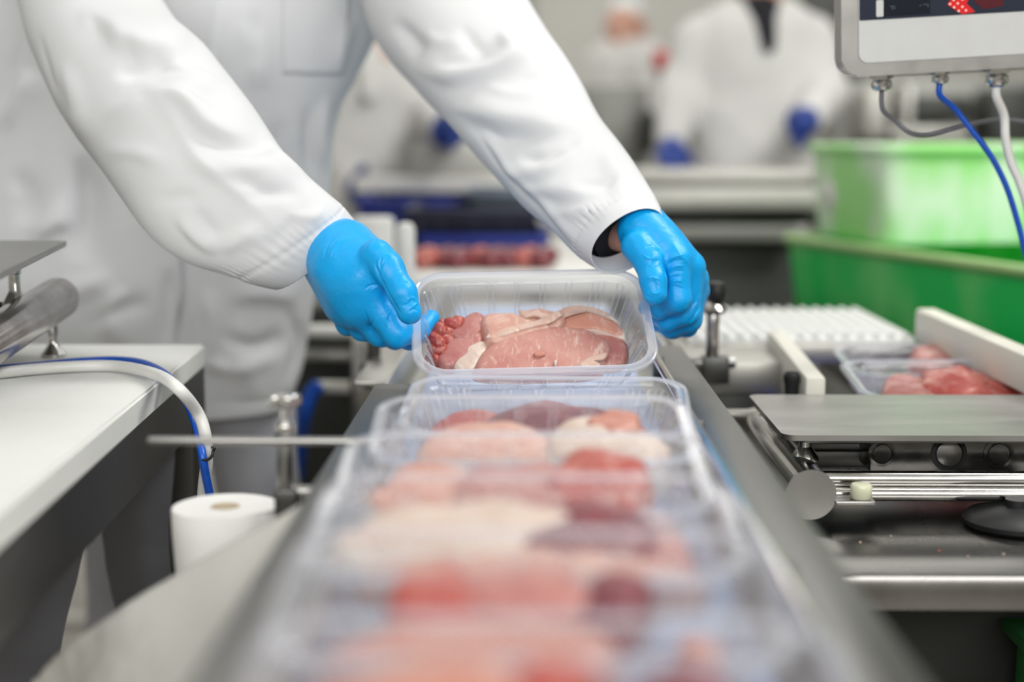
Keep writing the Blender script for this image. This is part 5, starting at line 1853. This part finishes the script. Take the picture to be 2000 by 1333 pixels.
# ------------------------------------------------------------------ paper roll and paper sheet
pr = thing('paper_roll', 'upright roll of white paper standing left of the conveyor, below the clamp', 'paper roll', tuple(P(437, 1200, 1.02)))
pc_ = P(440, 992, 1.06)
rr_ = 0.0385
prof = [(0.011, 0.0), (0.011, 0.001), (rr_ * 0.985, 0.0014), (rr_, 0.0), (rr_ * 0.99, -0.02), (rr_ * 0.93, -0.06), (rr_ * 0.84, -0.11), (rr_ * 0.8, -0.13), (0.0105, -0.131)]
V = []
for r, h_ in prof:
    V.append([pc_ + np.array([r * math.cos(a) * (1 + 0.02 * math.sin(2 * a)), r * math.sin(a), h_]) for a in np.linspace(0, 2 * np.pi, 64, endpoint=False)])
V.append([p * 1 for p in (np.array(V[0]))])
obj('paper_winding', grid_mesh(np.array(V), True), M['paper'], pr)
V = [[pc_ + np.array([r * math.cos(a), r * math.sin(a), h_]) for a in np.linspace(0, 2 * np.pi, 40, endpoint=False)] for r, h_ in ((0.0108, 0.0012), (0.0095, 0.0012), (0.0095, -0.13), (0.0108, -0.13))]
obj('cardboard_core', grid_mesh(np.array(V), True), M['card'], pr)
obj('loose_paper_edge', MB().tube([pc_ + [0.010, -0.035, 0.0008], pc_ + [0.024, -0.028, 0.002], pc_ + [0.036, -0.012, 0.001], pc_ + [0.036, 0.004, 0.0]], 0.0012, 8, 5), M['paper'], pr)
obj('stand_rod', MB().cyl((pc_[0], pc_[1], 0), (pc_[0], pc_[1], pc_[2] - 0.12), 0.006, 16), M['steel_bg'], pr)
obj('stand_base', MB().lathe([(0.12, 0), (0.12, 0.01), (0.02, 0.016)], (pc_[0], pc_[1], 0), n=32), M['steel_bg'], pr)
top = [P(585, 985, 0.93), P(540, 1012, 0.93), P(430, 1072, 0.94), P(330, 1128, 0.95), P(240, 1180, 0.95), P(165, 1235, 0.95), P(110, 1275, 0.95), P(70, 1335, 0.95)]
bot = [P(560, 1060, 0.86), P(500, 1120, 0.84), P(452, 1250, 0.78), P(400, 1400, 0.74), P(330, 1480, 0.74), P(260, 1500, 0.76), P(180, 1500, 0.80), P(90, 1500, 0.84)]
T_, B_ = smooth_path(top, 7), smooth_path(bot, 7)
rows = []
for s_ in np.linspace(0, 1, 40):
    rows.append([T_[i] + (B_[i] - T_[i]) * s_ - np.array([0, 0, 0.010 * math.sin(math.pi * s_)]) for i in range(len(T_))])
V = np.array(rows)
N = grid_normals(V, False)
env = np.linspace(0, 1, V.shape[1])[None, :] ** 3
V = V + N * (0.012 * fbm(V, 45, 3, 3) * (env * 0.9 + 0.04))[..., None]
o = obj('paper_sheet', grid_mesh(V), M['sheet'] if 'sheet' in M else M['paper'], angle=None)
s_ = o.modifiers.new('thickness', 'SOLIDIFY')
s_.thickness = 0.0008
tag(o, 'pale grey sheet hanging between the paper roll and the conveyor at bottom left', 'sheet')

# ------------------------------------------------------------------ second conveyor at right
c2 = thing('conveyor', 'second conveyor with blue belt and thick cream side guides, behind the scale', 'conveyor', (0.38, 1.9, 0.0))
gl0, gl1 = P(1612, 772, 1.45), P(1500, 664, 1.86)
bx(c2, 'belt', (0.275, 1.475, 0.858), (0.56, 1.78, 0.866), 'blue_belt')
bx(c2, 'belt_bed', (0.265, 1.475, 0.82), (0.58, 1.78, 0.858), 'steel_dark')


def beam(parent, name, a, b, w, h, mat):
    a, b = np.array(a), np.array(b)
    d = b - a
    L = np.linalg.norm(d)
    yaw = math.atan2(-d[0], d[1])
    pit = math.atan2(d[2], math.hypot(d[0], d[1]))
    R = rotm(0, 0, yaw) @ rotm(pit, 0, 0)
    return obj(name, MB().box((a + b) / 2, (w, L, h), R, min(w, h) * 0.15), M[mat], parent)


a_, b_ = P(1592, 790, 1.475), P(1516, 690, 1.78)
beam(c2, 'guide_board', a_, b_, 0.020, 0.055, 'cream_pe')
a_, b_ = P(2030, 735, 1.475), P(1806, 634, 1.79)
beam(c2, 'guide_board', a_, b_, 0.026, 0.040, 'cream_pe')
for x in (0.29, 0.56):
    for y in (1.56, 1.75):
        bx(c2, 'leg', (x - 0.02, y - 0.02, 0), (x + 0.02, y + 0.02, 0.82), 'steel_bg')
frs = []
for (cx, ry, Y, tilt, yaw, lb) in ((1800, 673, 1.75, 6, 0, 'clear tray of red meat behind another on the second conveyor, at right'), (1826, 702, 1.62, 8, 1, 'clear tray of red meat behind the right scale, front of the two')):
    Rm = np.array((Euler((0, 0, math.radians(yaw))).to_matrix() @ Euler((math.radians(tilt), 0, 0)).to_matrix()))
    rear = P(cx, ry, Y)
    c = rear - Rm @ np.array([0, TD / 2, 0])
    tray(lb, c, tuple(Matrix(Rm.tolist()).to_euler()), 'clear trays of meat on the second conveyor')
    frs.append((c, Rm))
C2 = [[('pale pink meat heap', 0.02, 0.02, 0.055, 0.040, 0, -0.034, 0.1, 'meat_rose', 0.040)],
      [('pale pink meat piece at the left', -0.045, 0.0, 0.036, 0.038, 0.2, -0.036, 0.12, 'meat_rose', 0.030),
       ('red meat slice in the middle', 0.005, 0.005, 0.042, 0.040, 0.0, -0.034, 0.12, 'meat_red', 0.034),
       ('long dark red meat slice at the right', 0.045, -0.012, 0.045, 0.030, -0.15, -0.032, 0.1, 'meat_red', 0.030)]]
for i, (fr, cont) in enumerate(zip(frs, C2)):
    for j, (lb, x, y, rx, ry, rot, h0, hy, mt, th) in enumerate(cont):
        me = slab(blob(x, y, rx, ry, rot, 200 + i * 10 + j), th, fr, (h0, 0, hy), 250 + i * 10 + j, bumps=0.003, nr=14, na=64)
        o = obj('pork_slice', me, M[mt], angle=None)
        tag(o, lb + ', ' + ['rear tray behind the right scale', 'front tray behind the right scale'][i], 'meat', 'meat in the trays behind the scale')

kp = thing('clamp_knob', 'black knob on a post just behind the corner of the right weighing plate', 'knob', tuple(P(1546, 820, 1.50)))
obj('stem', MB().cyl(P(1546, 830, 1.50), P(1546, 764, 1.50), 0.006, 16), M['steel_dark'], kp)
obj('grip', MB().lathe([(0.007, 0), (0.0075, 0.012), (0.0085, 0.016), (0.0088, 0.022), (0.006, 0.026), (0.001, 0.027)], P(1546, 775, 1.50), n=20), M['black'], kp)

# toothed white belt conveyor across, right of the hand
wb = thing('conveyor', 'white ribbed belt conveyor running across behind the right hand', 'conveyor', (0.3, 1.9, 0.0))
zw = 0.945
ya, yb = 1.80, 2.10
xa, xb = 0.195, 0.472
bx(wb, 'belt', (xa, ya, zw - 0.014), (xb, yb, zw), 'belt_white', 0.004)
bx(wb, 'side_frame', (xa - 0.02, ya - 0.012, zw - 0.030), (xb + 0.01, ya - 0.002, zw - 0.006), 'steel_bg')
bx(wb, 'side_frame', (xa - 0.02, yb + 0.002, zw - 0.030), (xb + 0.01, yb + 0.012, zw - 0.006), 'steel_bg')
n_ = 15
for k in range(n_):
    x = xa + 0.01 + (xb - xa - 0.02) * k / (n_ - 1)
    me_ = MB().cyl((x, ya + 0.001, zw), (x, yb - 0.001, zw - 0.001), 0.0055, 10) if k == 0 else None
    if k == 0:
        rib0 = obj('belt_rib', me_, M['belt_white'], wb)
        rx0 = x
    else:
        r_ = rib0.copy()
        COL.objects.link(r_)
        r_.parent = wb
        r_.location = (x - rx0, 0, 0)
for x in (xa + 0.02, xb - 0.03):
    bx(wb, 'leg', (x, 1.93, 0), (x + 0.03, 1.96, zw - 0.028), 'steel_bg')
# white rollers below it
for k, (x, y, w_) in enumerate(((1340, 700, 60), (1425, 704, 50), (1482, 708, 30))):
    o = obj('roller', MB().cyl(P(x - w_ / 2, y, 1.78), P(x + w_ / 2, y - 2, 1.78), 0.0125, 20, 0.003), M['belt_white'], wb)
bx(wb, 'roller_bracket', tuple(P(1326, 740, 1.80)), tuple(P(1520, 722, 1.84)), 'steel_dark')

# dark machine base in the gap between the conveyors
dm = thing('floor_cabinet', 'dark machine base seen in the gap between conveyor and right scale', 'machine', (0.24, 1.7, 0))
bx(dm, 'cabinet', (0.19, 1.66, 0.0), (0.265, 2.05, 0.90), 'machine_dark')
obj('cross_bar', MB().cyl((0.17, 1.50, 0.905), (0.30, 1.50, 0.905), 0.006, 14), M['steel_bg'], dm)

# ------------------------------------------------------------------ things behind, middle left
mf = thing('pipe_rack', 'blurred steel rack with horizontal bars behind the left glove', 'machine', (-0.30, 2.25, 0))
for (x0_, x1_, y0_, y1_, Y, mt) in ((585, 690, 640, 657, 2.2, 'white_bg'), (575, 690, 690, 704, 2.2, 'steel_bg'), (560, 690, 664, 686, 2.26, 'machine_dark'), (560, 686, 706, 980, 2.35, 'machine_dark'),  # tall dark box is added for the black void under the conveyor
                                    (690, 716, 640, 760, 2.1, 'white_bg'), (590, 690, 600, 636, 2.3, 'machine_dark')):
    p, q = P(x0_, y1_, Y), P(x1_, y0_, Y)
    bx(mf, 'cross_bar' if y1_ - y0_ < 40 and mt != 'machine_dark' else ('upright' if mt == 'white_bg' else 'housing'), (p[0], Y, p[2]), (q[0], Y + 0.04, q[2]), mt)
obj('cylinder', MB().cyl(P(622, 756, 2.1), P(684, 756, 2.1), 0.009, 20), M['cream_pe'], mf)
bx(mf, 'leg', (P(570, 900, 2.4)[0], 2.4, 0), (P(570, 900, 2.4)[0] + 0.04, 2.44, 0.9), 'machine_dark')
cable('hose', 'blue hose curving down behind the worker trousers', [P(625, 752, 2.05), P(606, 772, 2.05), P(594, 810, 2.05), P(588, 860, 2.08), P(580, 930, 2.1)], 0.011, 'cable_blue', 'hose')

# steel side plate left of the conveyor behind the clamp
sp = thing('side_plate', 'pale steel plate left of the conveyor under the left glove', 'plate', (-0.17, 1.7, 0))
bx(sp, 'plate_sheet', (-0.185, 1.55, 0.925), (-0.145, 1.90, 0.931), 'steel_bg')
bx(sp, 'leg', (-0.18, 1.7, 0), (-0.15, 1.73, 0.926), 'steel_bg')

# white plastic side guides behind left glove
wg = thing('divider_boards', 'white plastic upright panel standing behind the left glove', 'panel', tuple(P(790, 600, 2.0)))
p, q = P(774, 640, 2.0), P(808, 436, 2.0)
bx(wg, 'panel_board', (p[0], 2.0, p[2]), (q[0], 2.03, q[2]), 'white_bg', 0.009)
p, q = P(690, 640, 2.3), P(768, 424, 2.3)
bx(wg, 'rear_board', (p[0], 2.3, p[2]), (q[0], 2.33, q[2]), 'white_bg', 0.008)
bx(wg, 'foot_board', (P(722, 640, 2.1)[0], 2.0, 0.86), (P(808, 640, 2.1)[0], 2.33, 0.925), 'steel_bg')
bx(wg, 'stand', (-0.18, 2.1, 0), (-0.14, 2.2, 0.86), 'steel_bg')


# crates
def crate(label, lo, hi, mat, group, rimc=None):
    lo, hi = np.array(lo), np.array(hi)
    t = thing('crate', label, 'crate', ((lo[0] + hi[0]) / 2, (lo[1] + hi[1]) / 2, lo[2]), group)
    w = 0.008
    m = MB()
    m.b2(lo, (hi[0], lo[1] + w, hi[2]), 0.003).b2((lo[0], hi[1] - w, lo[2]), hi, 0.003)
    m.b2(lo, (lo[0] + w, hi[1], hi[2]), 0.003).b2((hi[0] - w, lo[1], lo[2]), hi, 0.003).b2(lo, (hi[0], hi[1], lo[2] + w), 0.003)
    obj('crate_body', m, M[mat], t)
    m = MB()
    e = 0.012
    m.b2((lo[0] - e, lo[1] - e, hi[2] - 0.018), (hi[0] + e, lo[1], hi[2]), 0.003).b2((lo[0] - e, hi[1], hi[2] - 0.018), (hi[0] + e, hi[1] + e, hi[2]), 0.003)
    m.b2((lo[0] - e, lo[1] - e, hi[2] - 0.018), (lo[0], hi[1] + e, hi[2]), 0.003).b2((hi[0], lo[1] - e, hi[2] - 0.018), (hi[0] + e, hi[1] + e, hi[2]), 0.003)
    obj('crate_rim', m, M[rimc or mat], t)
    n = 4
    for k in range(1, n):
        x = lo[0] + (hi[0] - lo[0]) * k / n
        obj('crate_rib', MB().b2((x - 0.006, lo[1] - 0.008, lo[2] + 0.004), (x + 0.006, lo[1], hi[2] - 0.018), 0.001), M[mat], t)
    return t


Yb = 2.75


def px_box(x0, y0, x1, y1, Y, d):
    p, q = P(x0, y1, Y), P(x1, y0, Y)
    return (p[0], Y, p[2]), (q[0], Y + d, q[2])


l1, h1 = px_box(830, 458, 1062, 506, Yb, 0.36)
crate('dark blue crate at the bottom of the stack behind the held tray', l1, h1, 'blue_dark', 'blue crates behind the tray')
l2, h2 = px_box(800, 408, 1050, 458, Yb + 0.02, 0.36)
crate('grey-blue crate in the middle of the blurred stack behind the tray', l2, h2, 'blue_black', 'blue crates behind the tray')
l3, h3 = px_box(700, 388, 905, 432, 3.1, 0.36)
crate('blue crate at the left of the stack, above the white panel', l3, h3, 'blue_dark', 'blue crates behind the tray')
l4, h4 = px_box(915, 372, 1040, 408, 3.0, 0.3)
crate('grey crate on top of the blurred stack under the bench', l4, h4, 'grey_crate', 'blue crates behind the tray')
l5, h5 = px_box(700, 432, 830, 506, 3.1, 0.3)
l5 = (l5[0], l5[1], l1[2])
crate('dark blue crate under the left blue crate behind the white panel', l5, h5, 'blue_dark', 'blue crates behind the tray')
# low bench that carries crates and the meat
bn = thing('low_bench', 'low steel bench carrying the blue crates behind the held tray', 'bench', (0, 2.8, 0))
zb = l1[2]
bx(bn, 'bench_top', (-0.42, 2.40, zb - 0.03), (0.21, 3.40, zb - 0.001), 'white_bg')
for x in (-0.38, 0.16):
    for y in (2.45, 3.35):
        bx(bn, 'leg', (x, y, 0), (x + 0.03, y + 0.03, zb - 0.03), 'steel_bg')
rs = np.random.RandomState(5)
k = 0
for px_ in np.linspace(830, 1058, 8):
    p = P(px_, 521, 2.55)
    c = np.array([p[0], 2.55 + rs.uniform(-0.02, 0.02), zb])
    me = body_mesh([(0.015, [(c + [-0.012, 0, 0.016], c + [0.012, 0.02, 0.018], 0.015, 0.016), (c + [0.0, -0.01, 0.014], c + [0.01, 0.01, 0.02], 0.013, 0.014)])], 0.003, 1,
                   lambda v, n: v + n * (0.002 * fbm(v, 90, int(px_), 2))[:, None])
    o = obj('meat_chunk', me, M['meat_dark' if k % 3 else 'meat_red'], angle=None)
    tag(o, 'raw red meat chunk in the blurred row before the blue crates, %s' % ['leftmost of the row', 'second from left', 'third from left', 'fourth from left', 'fourth from right', 'third from right', 'second from right', 'rightmost of the row'][k], 'meat', 'meat chunks before the blue crates')
    k += 1

# bench with steel box behind the arms
b2_ = thing('steel_bench', 'blurred steel bench with pale front behind the arms', 'bench', (-0.1, 3.6, 0))
p, q = P(700, 372, 3.5), P(1080, 344, 3.5)
bx(b2_, 'bench_top', (p[0], 3.4, p[2]), (q[0], 3.53, q[2]), 'white_bg')
for x in (p[0] + 0.03, q[0] - 0.05):
    bx(b2_, 'leg', (x, 3.45, 0), (x + 0.035, 3.49, p[2]), 'steel_bg')
ztop = q[2]
p, q = P(800, 344, 3.42), P(965, 268, 3.42)
sb = thing('steel_box', 'pale steel box standing on the blurred bench, under the blue tub', 'box', ((p[0] + q[0]) / 2, 3.6, ztop))
bx(sb, 'box_body', (p[0], 3.45, ztop), (q[0], 3.52, q[2]), 'steel_pale' if 'steel_pale' in M else 'white_bg', 0.01)
bx(sb, 'box_lid', (p[0] - 0.01, 3.44, q[2]), (q[0] + 0.01, 3.53, q[2] + 0.012), 'steel_bg', 0.004)
zq = q[2] + 0.013
crate('blue tub on top of the blurred steel box beneath the right arm', (P(828, 268, 3.5)[0], 3.48, zq), (P(910, 268, 3.5)[0], 3.52, zq + 0.032), 'blue_dark', None)

# counter behind at right, in front of the far worker
ct = thing('steel_counter', 'blurred long steel counter in front of the far worker', 'counter', (0.4, 3.3, 0))
for (x0_, y0_, x1_, y1_, Y, d, mt, nm) in ((1240, 336, 1590, 356, 3.3, 0.5, 'steel_pale', 'counter_top'), (1240, 368, 1600, 408, 3.2, 0.1, 'steel_pale', 'front_rail'), (1250, 356, 1600, 368, 3.32, 0.4, 'machine_dark', 'recess'),
                                           (1240, 410, 1600, 440, 3.25, 0.3, 'machine_dark', 'drawer_housing'), (1240, 442, 1560, 470, 3.22, 0.2, 'machine_grey', 'lower_rail')):
    p, q = P(x0_, y1_, Y), P(x1_, y0_, Y)
    bx(ct, nm, (p[0], Y, p[2]), (q[0], Y + d, q[2]), mt if mt in M else 'steel_bg', 0.005)
p, q = P(1240, 700, 3.3), P(1560, 472, 3.3)
bx(ct, 'base_cabinet', (p[0], 3.3, 0.0), (q[0], 3.7, q[2]), 'machine_dark', 0.005)
gm_ = thing('grey_machine', 'tall grey blurred machine cabinet between the arm and the far worker', 'machine', (P(1210, 300, 4.6)[0], 4.6, 0))
p, q = P(1140, 330, 4.6), P(1268, 165, 4.6)
bx(gm_, 'cabinet', (p[0], 4.6, 0.0), (q[0], 5.0, q[2]), 'machine_grey', 0.02)
bx(gm_, 'door_panel', (p[0] + 0.03, 4.585, p[2] - 0.1), (q[0] - 0.03, 4.6, q[2] - 0.05), 'machine_grey', 0.01)
p, q = P(1256, 300, 4.5), P(1280, 215, 4.5)
bx(gm_, 'dark_edge', (p[0], 4.5, p[2]), (q[0], 4.6, q[2]), 'machine_dark', 0.01)
rd = thing('control_button', 'small blurred red button box left of the far worker', 'button', tuple(P(1291, 130, 4.9)))
obj('button_box', MB().box(P(1291, 118, 4.9), (0.05, 0.04, 0.06), None, 0.008), M['red_cap'], rd)
obj('stand_pipe', MB().cyl(P(1291, 132, 4.92), P(1291, 132, 4.92) * [1, 1, 0], 0.012, 12), M['steel_bg'], rd)

# green bins, right
def bin_(label, Af, An, wdir, wid, z0, z1, mat, rim):
    """open bin whose left side runs from a far corner to a near corner"""
    Af, An = np.array(Af), np.array(An)
    t = thing('plastic_bin', label, 'bin', (Af[0] + 0.3, (Af[1] + An[1]) / 2, z0), 'green bins')
    W_ = np.array(wdir) * wid
    corners = [An, An + W_, Af + W_, Af]
    cen = sum(corners) / 4
    rings = []
    for z, s_ in ((z0, 0.95), (z0 + 0.012, 0.97), ((z0 + z1) / 2, 0.985), (z1 - 0.02, 1.0), (z1, 1.0), (z1, 0.97), (z0 + 0.012, 0.93)):
        poly = []
        n = 4
        for i in range(n):
            a, b, c = corners[i - 1], corners[i], corners[(i + 1) % n]
            u = (a - b) / np.linalg.norm(a - b)
            v = (c - b) / np.linalg.norm(c - b)
            r = 0.035
            for tt in np.linspace(0, 1, 7):
                poly.append(b + u * r * (1 - tt) ** 2 + v * r * tt ** 2)
        poly = np.array([[q_[0], q_[1]] for q_ in poly])
        poly = cen[:2] + (poly - cen[:2]) * s_
        rings.append(np.stack([poly[:, 0], poly[:, 1], np.full(len(poly), z)], 1))
    V = np.array(rings)
    obj('bin_body', grid_mesh(V, True), M[mat], t)
    bot = np.array([rings[0], cen[:3] * [1, 1, 0] + [0, 0, z0] + (rings[0] - (cen[:3] * [1, 1, 0] + [0, 0, z0])) * 0.02])
    obj('bin_floor', grid_mesh(bot, True), M[mat], t)
    path = [*rings[4][:], rings[4][0]]
    obj('bin_rim', MB().tube([p_ + (p_ - np.array([cen[0], cen[1], p_[2]])) * 0.012 for p_ in path], 0.009, 8, 1), M[rim], t)
    return t


Af, An = P(1532, 460, 2.75), P(2000, 536, 2.06)
zr = (Af[2] + An[2]) / 2
Af[2] = An[2] = 0
bin_('dark green plastic bin, lower of the two at right', Af, An + (An - Af) * 0.25, [0.97, 0.24, 0], 0.55, zr - 0.145, zr, 'green_dark', 'green_rim')
Af2, An2 = P(1580, 400, 2.75), P(1720, 460, 2.42)
Af2[2] = An2[2] = 0
bin_('pale green translucent bin filled with goods, on top of the dark green bin', Af2, An2, [0.97, 0.2, 0], 0.50, zr + 0.010, zr + 0.165, 'green_light', 'green_light')
pt = thing('pallet_stand', 'low dark stand carrying the green bins', 'stand', (0.8, 2.4, 0))
bx(pt, 'stand_top', (0.46, 1.93, zr - 0.175), (1.25, 2.95, zr - 0.147), 'steel_dark')
for x in (0.5, 1.2):
    for y in (2.1, 2.85):
        bx(pt, 'leg', (x - 0.02, y - 0.02, 0), (x + 0.02, y + 0.02, zr - 0.175), 'steel_bg')
rs = np.random.RandomState(8)
for k, (x, y) in enumerate(((1650, 2.5), (1760, 2.45), (1900, 2.4))):
    p = P(x + 40, 400, y + 0.16)
    me = body_mesh([(0.03, [(np.array([p[0] - 0.03, y + 0.16, zr + 0.085]), np.array([p[0] + 0.04, y + 0.18, zr + 0.09]), 0.045, 0.05)])], 0.008, 1, lambda v, n: v + n * (0.006 * fbm(v, 40, 3, 2))[:, None])
    o = obj('goods_bag', me, M['white_bg'], angle=None)
    tag(o, ['left', 'middle', 'right'][k] + ' white bag packed in the pale green bin', 'bag', 'bags in the pale green bin')

# dark machinery behind the display
bk = thing('packing_machine', 'dark blurred packing machine with pale pipes behind the display cables', 'machine', (1.2, 4.2, 0))
p, q = P(1650, 330, 4.2), P(2040, 150, 4.2)
bx(bk, 'cabinet', (p[0], 4.4, 0.0), (q[0] + 0.3, 4.9, q[2]), 'machine_grey', 0.02)
for (x0_, y0_, x1_, y1_, mt) in ((1930, 170, 2030, 300, 'machine_dark'), (1780, 185, 1900, 240, 'machine_dark'), (1690, 170, 1740, 270, 'steel_pale'), (1765, 165, 1785, 290, 'steel_pale'), (1740, 245, 1900, 275, 'steel_pale')):
    p, q = P(x0_, y1_, 4.2), P(x1_, y0_, 4.2)
    bx(bk, 'pipe' if mt == 'steel_pale' else 'motor', (p[0], 4.2, p[2]), (q[0], 4.38, q[2]), mt if mt in M else 'steel_bg', 0.02)
tw = thing('machine_tower', 'tall brown-grey blurred machine tower behind the far worker, top right', 'machine', (P(1600, 0, 5.2)[0], 5.2, 0))
p, q = P(1530, 0, 5.2), P(1720, -140, 5.2)
bx(tw, 'cabinet', (p[0], 5.2, 0.0), (q[0], 5.6, q[2]), 'machine_grey', 0.02)
bx(tw, 'hatch', (p[0] + 0.05, 5.18, 1.3), (q[0] - 0.05, 5.2, 1.8), 'machine_dark', 0.02)

# floor things seen at the bottom left
cn = thing('canister', 'small white canister with a red cap standing far back on the floor, bottom left', 'canister', tuple(PZ(195, 1195, 0)))
cp = PZ(195, 1195, 0)
cp[2] = 0
obj('canister_body', MB().box(cp + [0, 0, 0.065], (0.085, 0.06, 0.13), None, 0.012, 3), M['white_bg'], cn)
obj('cap', MB().lathe([(0.016, 0), (0.017, 0.016), (0.014, 0.02)], cp + [0.018, 0, 0.128], n=18), M['red_cap'], cn)
obj('label_band', MB().box(cp + [0.030, -0.0305, 0.05], (0.02, 0.002, 0.08), None, 0.0005, 1), M['card'], cn)
q = PZ(150, 1224, 0)
o = obj('floor_pipe', MB().cyl((q[0] - 0.5, q[1], 0.02), (q[0] + 0.35, q[1], 0.02), 0.013, 16), M['white_bg'])
tag(o, 'white pipe lying on the floor in front of the white canister', 'pipe')
q = P(190, 1040, 3.9)
sk = thing('blue_bin', 'small blurred blue tub on a grey block, behind the white canister', 'tub', (q[0], 3.95, 0))
obj('block', MB().box((q[0] + 0.02, 3.95, (q[2] - 0.03) / 2), (0.09, 0.08, q[2] - 0.03), None, 0.006), M['machine_grey'], sk)
obj('tub_body', MB().lathe([(0.03, 0), (0.045, 0.06), (0.046, 0.065), (0.04, 0.065), (0.03, 0.01)], (q[0] + 0.01, 3.95, q[2] - 0.03), n=24), M['blue_cloth'], sk)
